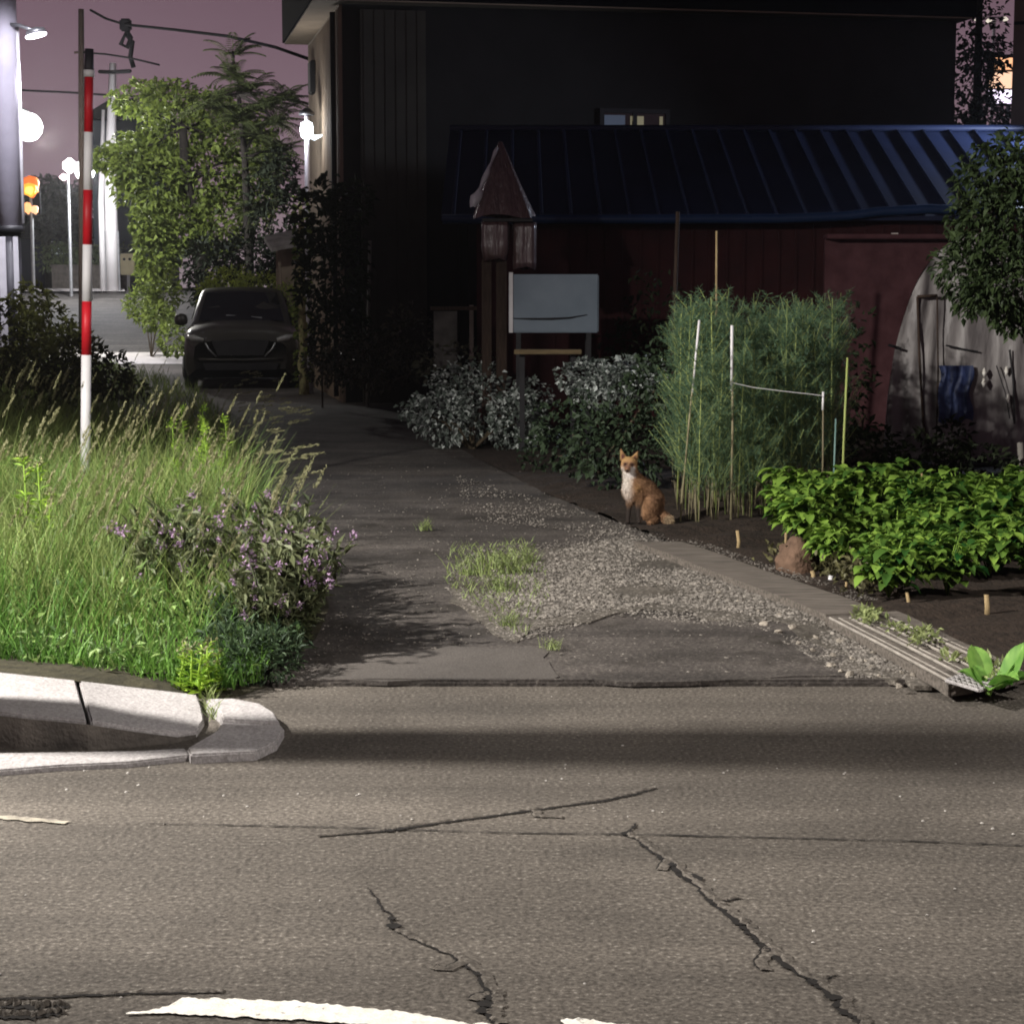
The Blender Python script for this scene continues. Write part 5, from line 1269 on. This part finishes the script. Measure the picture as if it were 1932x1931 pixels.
for i, (px, py) in enumerate([(340, 1312), (362, 1314), (378, 1318), (398, 1316), (408, 1310), (352, 1306), (420, 1300), (388, 1312)]):
    o = wc if i == 0 else copy_tree(wc)
    o.location = tuple(G(px, py)); o.rotation_euler = (0, rs.uniform(-.15, .15), rs.uniform(0, 6)); o.scale = (rs.uniform(.7, 1.25),) * 3
    tag(o, "small yellow-green weed sprouting at the back edge of the kerb", "weed", "weeds at the kerb edge")
# purple-flowered bushy weeds at the driveway corner
def make_purple(seed):
    o = thing("flowering_weed", "x", "weed", (0, 0, 0)); H = .42; st_ = MB(); fl = MB(); lf = MB()
    for k in range(15):
        a = rng.uniform(0, 6.28); r = rng.uniform(.03, .24); h = H * rng.uniform(.55, 1.15)
        t = np.array([r * math.cos(a), r * math.sin(a), h]); mid = t * (.4, .4, .6)
        st_.tube([(0, 0, 0), mid, t], [.004, .003, .002], 5)
        n_ = 22; s_ = rng.random(n_)[:, None]; p = mid * s_ + (t - mid) * s_ * s_ + mid * 0
        p = np.where(s_ < .5, mid * s_ * 2, mid + (t - mid) * (s_ - .5) * 2)
        lf.leaves(p, unit(n_) + (0, 0, .2), unit(n_) * .6 + (0, 0, 1), .065, .024, .25)
        if rng.random() < .36:
            n_f = 20; fl.leaves(t + rng.normal(0, .010, (n_f, 3)), unit(n_f) + (0, 0, .5), unit(n_f), .017, .010, .2)
    st_.build("stem", WEEDD, o, smooth=True); lf.build("foliage", WEEDD, o); fl.build("blossom", PURPLE, o); return o
pr = [make_purple(i) for i in range(3)]
for i in range(56):
    o = pr[i] if i < 3 else copy_tree(pr[i % 3])
    px, py = [(rs.uniform(290, 600), rs.uniform(1130, 1190)), (rs.uniform(470, 620), rs.uniform(1190, 1262)), (rs.uniform(340, 585), rs.uniform(1090, 1160))][i % 3]
    if i % 3 == 1: px = min(px, 625 - (py - 1180) * 1.4)
    o.location = tuple(G(px, py)); o.rotation_euler = (rs.uniform(-.1, .1), rs.uniform(-.1, .2), rs.uniform(0, 6)); o.scale = (rs.uniform(.7, 1.25),) * 3
    tag(o, "bushy dark weed with small purple flowers at the driveway corner", "weed", "purple flowering weeds at the driveway corner")
# dark low clump in front of them
mb = MB()
for k in range(26):
    p = G(random.uniform(400, 520), random.uniform(1205, 1296)); cloud(mb, p + (0, 0, .10), (.13, .13, .13), 150, .05, .014, droop=-.2)
tag(mb.build("low_weeds", leafmat("grey_green_leaf", (.075, .12, .055), (.022, .042, .022), .2)), "fine grey-green weeds in the shade at the verge corner", "weed", kind="stuff")
# small mixed tufts growing out of the driveway
def make_tuft(H, n, m, sp=.08):
    o = thing("weed_tuft", "x", "weed", (0, 0, 0)); P = np.stack([rng.normal(0, sp, n), rng.normal(0, sp * .8, n), np.zeros(n)], 1)
    mb = MB(); mb.blades(P, H * rng.uniform(.4, 1.1, n), .008 * rng.uniform(.8, 1.7, n), rng.uniform(.1, .6, n), rng.uniform(.1, .5, n), rng.uniform(0, 6.28, n), 3); mb.build("blades", m, o)
    mb = MB(); k = n // 2; mb.leaves(np.stack([rng.normal(0, sp, k), rng.normal(0, sp, k), rng.uniform(.01, H * .6, k)], 1), unit(k) + (0, 0, .5), unit(k) * .5 + (0, 0, 1), .045, .018, .2); mb.build("foliage", m, o)
    return o
TUFT = leafmat("tuft_leaf", (.27, .33, .12), (.10, .14, .05), .25)
ta = make_tuft(.20, 55, TUFT)
for i, (px, py, s_, lab) in enumerate(((900, 1085, .78, "grass tuft at the left end of the weeds in mid driveway"), (972, 1082, .8, "upright grass tuft at the right end of the weeds in mid driveway"), (945, 1112, .55, "low weed tuft nearest the viewer in mid driveway"), (930, 1070, .7, "small weed tuft between the two taller driveway tufts"), (800, 1000, .45, "flat dark weed tuft on the worn driveway left of the gravel"), (1040, 1225, .32, "tiny weed at the broken asphalt edge"), (960, 1180, .35, "tiny sprig below the driveway weeds"), (1000, 1060, .5, "small pale tuft at the gravel corner"))):
    o = ta if i == 0 else copy_tree(ta); o.location = tuple(G(px, py, .03)); o.rotation_euler = (0, 0, i * 1.1); o.scale = (s_,) * 3; tag(o, lab, "weed", "weed tufts in the driveway")
P = scatter(900, [(850, 1040), (1010, 1030), (1040, 1130), (990, 1215), (930, 1190), (840, 1110)]); n = len(P)
mb = MB(); mb.blades(P, rng.uniform(.015, .06, n), np.full(n, .006), rng.uniform(.2, .9, n), rng.uniform(.1, .5, n), rng.uniform(0, 6.28, n), 3); tag(mb.build("sparse_weeds", TUFT), "sparse low weeds between the gravel and worn asphalt", "weed", kind="stuff")
mb = MB(); P = np.array([G(*p) for p in [(rs.uniform(386, 410), rs.uniform(1320, 1376)) for _ in range(70)]]) + (0, 0, .03); n = len(P)
mb.blades(P, rng.uniform(.02, .07, n), np.full(n, .006), rng.uniform(.2, .9, n), rng.uniform(.1, .5, n), rng.uniform(0, 6.28, n), 3); tag(mb.build("moss", TUFT), "moss and sprouts in the gap between kerb stones", "moss", kind="stuff")

# ------------------------------------------------------------------ big curved leaves: burdock at the right edge
def bigleaf(mb, base, az, L, W_, rise, droop, n=9, m_=6, wave=.03, rnd_=None, pw=.75, tp=.45):
    d = np.array([math.cos(az), math.sin(az), 0]); s_ = np.array([-d[1], d[0], 0]); V = []
    for i in range(n + 1):
        t = i / n; c = base + d * L * t * math.cos(rise) + np.array([0, 0, L * (t * math.sin(rise) - droop * t * t)])
        w = W_ * (math.sin(math.pi * min(1, t * .92 + .08)) ** pw) * (1.12 - tp * t) * .5
        for k in range(m_ + 1):
            u = k / m_ * 2 - 1
            V.append(c + s_ * w * u + np.array([0, 0, abs(u) * w * .45 + wave * L * math.sin(7 * t + 3 * u) * abs(u)]))
    F = [[i * (m_ + 1) + k, i * (m_ + 1) + k + 1, (i + 1) * (m_ + 1) + k + 1, (i + 1) * (m_ + 1) + k] for i in range(n) for k in range(m_)]
    rb = random.random()
    mb.add(V, F, None if m_ < 4 else np.clip(rb * .7 + rng.normal(.15, .22, len(V)), 0, 1.1))
q = G(1864, 1311, .035)
bd = thing("burdock_plant", "bright green broad-leaved plant at the right edge by the board ends", "plant", q)
for (az, L, W_, rise, dr, off) in ((.45, .21, .12, 1.05, .02, (.06, .0)), (.2, .15, .08, .9, .1, (.03, .02)), (2.2, .13, .07, 1.0, .2, (-.01, .0)), (-1.0, .10, .07, .7, .3, (.03, -.04)), (-.7, .17, .15, .75, .35, (.0, -.03)), (2.8, .15, .11, .75, .25, (-.02, -.02)), (1.9, .20, .12, 1.0, .1, (.0, .05)), (-1.9, .12, .11, .5, .3, (.0, -.05)), (-.1, .16, .14, .6, .3, (.05, -.02))):
    b_ = q + (off[0], off[1], .03)
    mb = MB(); bigleaf(mb, b_, az, L, W_, rise, dr); mb.build("leaf", BURD, bd, smooth=True)
MB().tube([q, q + (.02, 0, .05)], [.012, .008], 6).build("stem", BURD, bd)
mb = MB()
for i in range(40):
    t = rs.random(); p = G(1620 + 270 * t + rs.uniform(-20, 20), 1165 + 118 * t - rs.uniform(0, 25), .1); k = 9
    mb.leaves(p + rng.normal(0, .02, (k, 3)) * (1, 1, .3), unit(k) + (0, 0, .6), unit(k) * .4 + (0, 0, 1), .045, .020, .2)
tag(mb.build("small_weeds", leafmat("pale_weed_leaf", (.33, .38, .16), (.16, .2, .08), .2)), "small pale weeds creeping over the boards", "weed", kind="stuff")

# ------------------------------------------------------------------ potato bed
def make_potato(i):
    o = thing("potato_plant", "x", "plant", (0, 0, 0)); H = .35; st_ = MB(); lf = MB()
    for k in range(9):
        a = rng.uniform(0, 6.28); r = rng.uniform(.05, .17); h = H * rng.uniform(.6, 1.05); t = np.array([r * math.cos(a), r * math.sin(a), h])
        st_.tube([(0, 0, 0), t * (.35, .35, .55), t], [.007, .006, .004], 5)
        for q_ in range(9):
            s_ = rng.uniform(.35, 1); c = np.where(s_ < .5, t * (.7 * s_, .7 * s_, 1.1 * s_), t * (.35 + .65 * (s_ - .5) * 2, .35 + .65 * (s_ - .5) * 2, .55 + .45 * (s_ - .5) * 2))
            az = a + rng.uniform(-1.8, 1.8); dd = np.array([math.cos(az), math.sin(az), rng.uniform(-.2, .6)]); Lc = rng.uniform(.07, .13)
            for j in range(3):  # compound leaf: side leaflets and a bigger end leaflet
                for sgn in ((-1, 1) if j < 2 else (0,)):
                    sd = np.array([-dd[1], dd[0], 0]) * sgn
                    bigleaf(lf, c + dd * Lc * (.35 + .3 * j), math.atan2((dd + sd * 1.3)[1], (dd + sd * 1.3)[0]), rng.uniform(.055, .092) * (1.3 if j == 2 else .85), rng.uniform(.055, .085), rng.uniform(-.3, .6), rng.uniform(.1, .5), 4, 2, .05, None, .5, .25)
    st_.build("stem", POTATO, o, smooth=True); lf.build("foliage", POTATO, o, smooth=True); return o
pp = [make_potato(i) for i in range(4)]
k = 0
for row, (py, x0, x1) in enumerate(((1128, 1690, 2010), (1085, 1600, 2000), (1050, 1545, 1990), (1020, 1515, 1980), (998, 1500, 1970), (980, 1505, 1970))):
    npl = 6 if row else 4
    if row: npl = 7
    for j in range(npl):
        px = x0 + (x1 - x0) * (j + rs.uniform(-.15, .15)) / (npl - 1)
        if row == 0 and j == 2: continue
        o = pp[k] if k < 4 else copy_tree(pp[k % 4])
        o.location = tuple(G(px, py + rs.uniform(-6, 6), .04)); o.rotation_euler = (0, 0, rs.uniform(0, 6)); s_ = rs.uniform(.72, 1.18) * (.78 if row == 0 else 1); o.scale = (s_,) * 3
        tag(o, "leafy green potato plant in the garden bed right of the boards", "plant", "potato plants in the garden bed"); k += 1
mb = MB(); P = scatter(500, [(1420, 1080), (1560, 1075), (1700, 1140), (1620, 1140), (1520, 1090)]); cloud_n = len(P)
mb.leaves(P + (0, 0, .02) + rng.random((cloud_n, 3)) * (0, 0, .12), unit(cloud_n) + (0, 0, .3), unit(cloud_n) + (0, 0, 1), .05, .03, .2); tag(mb.build("withered_leaves", leafmat("withered_leaf", (.12, .115, .05), (.045, .04, .022), .15)), "dull withered low leaves at the front of the potato bed", "leaves", kind="stuff")

# ------------------------------------------------------------------ asparagus stand
def make_asp(i):
    o = thing("asparagus_plant", "x", "plant", (0, 0, 0)); H = 1.5; st_ = MB(); nd = MB(); dr = MB()
    lx, ly = rng.uniform(-.06, .06), rng.uniform(-.06, .06)
    st_.tube([(0, 0, 0), (lx * .3, ly * .3, H * .5), (lx, ly, H)], [.0062, .0052, .0026], 6)
    for k in range(38):
        z = rng.uniform(.12, .97) * H; a = rng.uniform(0, 6.28); L = .17 * (1.15 - z / H) + .07; b_ = np.array([lx * z / H, ly * z / H, z])
        t = b_ + np.array([math.cos(a) * L, math.sin(a) * L, L * rng.uniform(.5, 1.7)])
        st_.tube([b_, t], [.0025, .0015], 3)
        n_ = 38; s_ = rng.random(n_)[:, None]; p = b_ + (t - b_) * s_
        nd.leaves(p, unit(n_) + (0, 0, .35), unit(n_), .050, .0044, .05)
    for k in range(3):
        a = rng.uniform(0, 6.28); r = rng.uniform(.01, .06); dr.tube([(r * math.cos(a), r * math.sin(a), 0), (r * 1.5 * math.cos(a), r * 1.5 * math.sin(a), rng.uniform(.10, .30))], [.0045, .003], 5)
    st_.build("stem", ASPST, o, smooth=True); nd.build("foliage", ASPAR, o); dr.build("dry_stub", DRYST, o, smooth=True); return o
ap = [make_asp(i) for i in range(4)]
k = 0
for r_, (py, n_, x0, x1) in enumerate(((978, 9, 1300, 1440), (960, 14, 1280, 1510), (942, 17, 1276, 1562), (922, 17, 1274, 1574), (902, 16, 1274, 1578))):
    for j in range(n_):
        o = ap[k] if k < 4 else copy_tree(ap[k % 4]); px = x0 + (x1 - x0) * (j + rs.uniform(-.3, .3)) / (n_ - 1)
        o.location = tuple(G(px, py + rs.uniform(-8, 8), .03)); o.rotation_euler = (rs.uniform(-.03, .03), rs.uniform(-.04, .04), rs.uniform(0, 6))
        edge = 1 - .2 * max(0, abs((px - 1430) / 150) - .5); s_ = rs.uniform(.88, 1.06) * (.78 if r_ == 0 else 1); o.scale = (s_,) * 3
        tag(o, "tall feathery asparagus plant in the stand behind the fox", "plant", "asparagus plants behind the fox"); k += 1

# ------------------------------------------------------------------ shrubs in the middle
def shrub(name, label, base, clumps, L, W_, m, stem=True, group=None, droop=.2, cat="shrub"):
    o = thing(name, label, cat, base, group); st_ = MB(); lf = MB()
    for (c, r, n_) in clumps:
        if m is PALEL: n_ = int(n_ * 2.0)
        if stem:
            b_ = np.array(base); c_ = np.array(c); st_.tube([b_, (b_ + c_) / 2 + (0, 0, .08), c_], [.02, .014, .006], 5)
        cloud(lf, c, r, n_, L, W_, droop=droop, skew=3.2 if m is PALEL else 1.0)
    if stem: st_.build("stem", BARK, o, smooth=True)
    lf.build("foliage", m, o); return o
def cl(px, py, Y, rx, ry, rz, n): return (A(px, py, Y), (rx, ry, rz), n)
shrub("flower_shrub", "low shrub thick with pale oval leaves left of the fox", G(890, 850), [cl(840, 790, 19.6, .34, .4, .30, 330), cl(905, 765, 19.9, .42, .4, .38, 420), cl(975, 800, 19.4, .30, .35, .32, 420), cl(880, 725, 20.4, .40, .4, .26, 260), cl(1000, 760, 19.8, .25, .3, .25, 160), cl(790, 775, 20, .2, .3, .15, 90)], .058, .042, PALEL)
shrub("flower_shrub", "pale-leaved shrub just below the grey tank", G(1140, 830), [cl(1110, 715, 18.8, .30, .35, .20, 300), cl(1180, 715, 18.6, .30, .35, .20, 260), cl(1145, 735, 18.5, .32, .3, .2, 240), cl(1215, 700, 18.8, .22, .3, .14, 100)], .055, .040, PALEL)
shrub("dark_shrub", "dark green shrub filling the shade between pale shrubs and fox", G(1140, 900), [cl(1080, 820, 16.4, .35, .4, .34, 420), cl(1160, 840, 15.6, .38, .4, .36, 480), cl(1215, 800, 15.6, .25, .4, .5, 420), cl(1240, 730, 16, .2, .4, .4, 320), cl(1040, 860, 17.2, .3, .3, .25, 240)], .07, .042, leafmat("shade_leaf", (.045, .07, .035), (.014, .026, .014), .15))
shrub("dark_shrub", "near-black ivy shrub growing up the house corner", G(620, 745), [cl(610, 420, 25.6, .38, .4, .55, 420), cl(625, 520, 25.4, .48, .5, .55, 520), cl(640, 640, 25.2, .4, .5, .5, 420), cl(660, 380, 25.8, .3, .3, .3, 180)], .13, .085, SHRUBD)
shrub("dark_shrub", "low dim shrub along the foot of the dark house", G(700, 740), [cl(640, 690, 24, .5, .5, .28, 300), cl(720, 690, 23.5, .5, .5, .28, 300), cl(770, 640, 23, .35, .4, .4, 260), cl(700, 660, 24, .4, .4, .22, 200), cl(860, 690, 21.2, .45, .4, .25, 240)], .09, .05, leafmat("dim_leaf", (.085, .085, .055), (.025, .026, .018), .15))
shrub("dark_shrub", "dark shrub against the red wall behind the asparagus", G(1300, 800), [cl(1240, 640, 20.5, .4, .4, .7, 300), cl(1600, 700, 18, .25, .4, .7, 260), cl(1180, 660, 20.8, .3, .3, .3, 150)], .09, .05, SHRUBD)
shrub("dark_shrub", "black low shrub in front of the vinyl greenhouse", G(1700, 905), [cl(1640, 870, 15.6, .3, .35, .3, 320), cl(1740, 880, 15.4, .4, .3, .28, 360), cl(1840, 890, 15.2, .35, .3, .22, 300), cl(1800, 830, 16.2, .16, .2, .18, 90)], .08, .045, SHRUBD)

# ------------------------------------------------------------------ trees
def tree(name, label, base, trunk, tr, clumps, L, W_, m, limb_r=.05, droop=.25, group=None, cat="tree", fold=.25):
    o = thing(name, label, cat, base, group); tk_ = MB(); cr = MB()
    T_ = [np.array(base)] + [np.array(t) for t in trunk]; tk_.tube(T_, np.linspace(tr, tr * .45, len(T_)), 10)
    for (c, r, n_) in clumps:
        c = np.array(c); s_ = min(T_[1:], key=lambda t: np.linalg.norm(t - c)); mid = (s_ + c) / 2 + rng.normal(0, .08, 3)
        tk_.tube([s_, mid, c], [limb_r, limb_r * .6, limb_r * .25], 6)
        for q_ in range(5):
            e_ = c + unit(1)[0] * np.array(r) * .85; tk_.tube([c, (c + e_) / 2 + rng.normal(0, .05, 3), e_], [limb_r * .25, limb_r * .15, limb_r * .05], 4)
        cloud(cr, c, r, n_, L, W_, droop=droop, shell=.4, fold=fold)
    tk_.build("trunk", BARKD, o, smooth=True); cr.build("crown", m, o); return o
# broad-leaved tree, lit from the left
Yt = 43.0
c_ = [(250, 290, 44, .7, 1.1, .6, 420), (330, 250, 44, 1.0, 1.1, .9, 700), (290, 350, 43, 1.0, 1.1, .8, 800), (260, 190, 45, .7, .8, .5, 300), (390, 330, 43.5, 1.0, 1, 1.0, 700), (340, 430, 43, .9, 1, .7, 700), (300, 480, 42.5, .6, .8, .6, 420), (410, 430, 43, .8, .9, .8, 500), (450, 260, 44.5, .9, 1, .9, 520), (480, 360, 44, .7, .9, 1.0, 420), (250, 320, 42.5, .5, .7, .6, 330), (285, 430, 42.2, .5, .6, .55, 360), (320, 180, 45, .8, .8, .4, 300), (400, 210, 45, .8, .9, .6, 380), (200, 300, 43.0, .35, .5, .35, 120), (500, 300, 45, .6, .8, 1.0, 300)]
tree("leafy_tree", "large leafy tree with lamplit yellow-green left side behind the car", A(390, 700, Yt) * np.array([1, 1, 0]), [A(385, 560, Yt), A(370, 440, Yt), A(350, 330, Yt), A(345, 240, Yt)], .20, [cl(q_[0], q_[1], q_[2], q_[3] * .84, q_[4] * .9, q_[5] * .78, int(q_[6] * 1.6)) for q_ in c_], .155, .10, TREEL, .05, droop=.1)
# feathery tree with long pinnate fronds
Yf = 40.0
ft = thing("feathery_tree", "tree of long feathery fronds standing dark against the sky", "tree", A(480, 720, Yf) * np.array([1, 1, 0]))
tk_ = MB(); T_ = [ORG[ft], A(470, 500, Yf), A(462, 300, Yf), A(450, 180, Yf), A(440, 110, Yf)]; tk_.tube(T_, [.13, .10, .07, .045, .025], 9)
fr_ = MB(); ctr = [A(440, 105, Yf), A(440, 150, Yf), A(470, 170, Yf), A(500, 200, Yf), A(520, 230, Yf), A(480, 260, Yf), A(510, 320, Yf), A(455, 230, Yf), A(530, 290, Yf), A(490, 400, Yf), A(400, 200, Yf), A(540, 190, Yf)]
for ci, c in enumerate(ctr):
    s_ = min(T_[1:], key=lambda t: np.linalg.norm(t - c)); tk_.tube([s_, (s_ + c) / 2 + (0, 0, .1), c], [.045, .03, .015], 5)
    for k in range(22 if ci else 12):
        a = rng.uniform(0, 6.28); el = rng.uniform(-.1, 1.1) if ci > 1 else rng.uniform(.3, 1.3); L = rng.uniform(.55, .95)
        d = np.array([math.cos(a) * math.cos(el), math.sin(a) * math.cos(el), math.sin(el)]); g_ = np.array([0, 0, -1.0])
        ts = np.linspace(.12, 1, 13); P = c + d * (ts * L)[:, None] + g_ * (ts ** 2 * L * .38)[:, None]
        fr_.tube([c, P[6], P[-1]], [.010, .007, .003], 3)
        tg = d - 2 * .38 * g_ * -1 * ts[:, None] * 1.0
        sd = np.cross(tg, np.array([0, 0, 1.0])); sd /= np.linalg.norm(sd, axis=1, keepdims=True) + 1e-6
        for sgn in (-1, 1): fr_.leaves(P, sd * sgn + tg * .45 + (0, 0, -.25), np.tile([0, 0, 1.0], (13, 1)), .20 * (1.1 - .6 * ts), .045, .1)
tk_.build("trunk", BARKD, ft, smooth=True); fr_.build("crown", TREED, ft)
# dark mass under and behind, hedge humps around the car
shrub("dark_shrub", "black-green shrub mass behind the car roof", A(440, 700, 37) * np.array([1, 1, 0]), [cl(400, 500, 37, .55, .6, .5, 500), cl(470, 490, 37, .7, .6, .5, 620), cl(540, 500, 37, .4, .5, .5, 380), cl(440, 560, 37, .9, .6, .5, 500), cl(520, 400, 39, .55, .7, 1.1, 700), cl(530, 330, 40, .35, .6, .6, 300)], .15, .085, SHRUBD)
shrub("mounded_shrub", "mossy yellow-green mounded shrub lit just above the car roof", A(470, 700, 34) * np.array([1, 1, 0]), [cl(430, 536, 34, .42, .4, .30, 700), cl(490, 543, 33.6, .45, .4, .25, 640), cl(540, 565, 33.0, .30, .35, .30, 460), cl(395, 552, 34, .22, .3, .22, 240), cl(560, 605, 32.6, .18, .3, .26, 220)], .09, .03, leafmat("mossy_leaf", (.46, .54, .10), (.16, .21, .04), .25), droop=.4)
shrub("lit_shrub", "brightly lit low shrub beside the lane left of the tree", A(285, 640, 44) * np.array([1, 1, 0]), [cl(270, 575, 45, .42, .5, .38, 420), cl(305, 560, 44.5, .4, .5, .5, 420), cl(300, 600, 43, .35, .4, .3, 260), cl(325, 640, 41, .3, .4, .35, 220), cl(285, 520, 45, .3, .4, .4, 260)], .15, .085, TREEL)
# shrubs at the left under the thick pole
shrub("roadside_shrub", "yellow-lit leafy shrub at the foot of the thick concrete pole", G(70, 735), [cl(60, 575, 27, .3, .4, .3, 260), cl(85, 620, 26, .4, .4, .35, 380), cl(40, 650, 25, .45, .4, .4, 380), cl(120, 660, 25, .35, .4, .3, 300), cl(90, 690, 24, .5, .4, .3, 330)], .13, .06, leafmat("roadside_leaf", (.17, .19, .06), (.05, .06, .025), .25))
shrub("roadside_shrub", "dark rough shrub right of the striped pole above the grass", G(200, 760), [cl(160, 680, 23, .3, .4, .3, 260), cl(200, 700, 23, .32, .4, .25, 280), cl(130, 720, 21, .45, .4, .28, 320), cl(40, 720, 21, .5, .4, .35, 340), cl(230, 730, 22.5, .3, .4, .14, 160), cl(0, 660, 23, .3, .4, .5, 300)], .10, .045, leafmat("rough_leaf", (.075, .085, .035), (.022, .028, .014), .2))
# evergreen on the right, in front of the greenhouse
c_ = [(1880, 330, 14.6, .30, .35, .26, 620), (1930, 400, 14.4, .36, .4, .4, 900), (1870, 430, 14.5, .32, .35, .32, 800), (1825, 500, 14.6, .24, .3, .26, 520), (1890, 530, 14.4, .34, .35, .30, 800), (1955, 545, 14.5, .28, .3, .33, 500), (1850, 560, 14.6, .2, .25, .18, 300), (1905, 600, 14.6, .15, .2, .13, 170), (1940, 290, 14.8, .3, .3, .2, 400), (1812, 405, 14.8, .10, .15, .08, 60)]
tree("evergreen_tree", "dark evergreen tree hanging over the greenhouse at the right edge", A(2010, 960, 14.6) * np.array([1, 1, 0]), [A(2005, 800, 14.6), A(1985, 640, 14.6), A(1960, 480, 14.6), A(1935, 360, 14.6)], .09, [cl(*q_) for q_ in c_], .07, .034, TREER, .03, droop=.5)
# leaves in front of the glowing sign
c_ = [(1850, 60, 36, .5, .5, .8, 300), (1835, 150, 36, .4, .5, .9, 420), (1868, 210, 36, .4, .5, .45, 260), (1820, 230, 36, .35, .5, .4, 240), (1885, 100, 36, .25, .4, .3, 90), (1872, 150, 36, .14, .3, .5, 70), (1900, 235, 35, .2, .3, .2, 120)]
tree("slim_tree", "slim black tree whose leaves break up the glowing sign", A(1840, 700, 36) * np.array([1, 1, 0]), [A(1840, 400, 36), A(1842, 240, 36), A(1846, 80, 36), A(1850, -60, 36)], .12, [cl(*q_) for q_ in c_], .13, .08, SHRUBD, .03)
# trees and hedge across the far road
for i, (px, py, Y, rr_, lab) in enumerate(((92, 405, 80, 1.25, "hazy dark tree right of the orange sign"), (140, 400, 84, 1.2, "hazy tree behind the striped pole"))):
    b_ = A(px, 500, Y); b_[2] = gz(Y); c = A(px, py, Y)
    tree("distant_tree", lab, b_, [np.array([b_[0], Y, (b_[2] + c[2]) / 2]), c], .18, [(c + (random.uniform(-.8, .8), 0, random.uniform(-1.0, .9)), (rr_ * .75, rr_ * .75, rr_ * .6), 200) for _ in range(5)], .34, .22, FARL, .06)
mb = MB()
o = thing("hedge", "clipped hedge with lit tops behind the low grey wall", "hedge", (A(150, 500, 75)[0], 75, gz(75)))
for k in range(9):
    q = A(88 + 18 * k, 488 + random.uniform(-8, 4), 75); cloud(mb, q, (.5, .4, .5), 130, .17, .11)
mb.build("foliage", leafmat("hedge_leaf", (.15, .19, .09), (.05, .07, .04), .25), o)
MB().tube([(A(100, 500, 75)[0], 75, gz(75)), (A(100, 500, 75)[0], 75, gz(75) + .9)], .04, 6).build("stem", BARK, o)
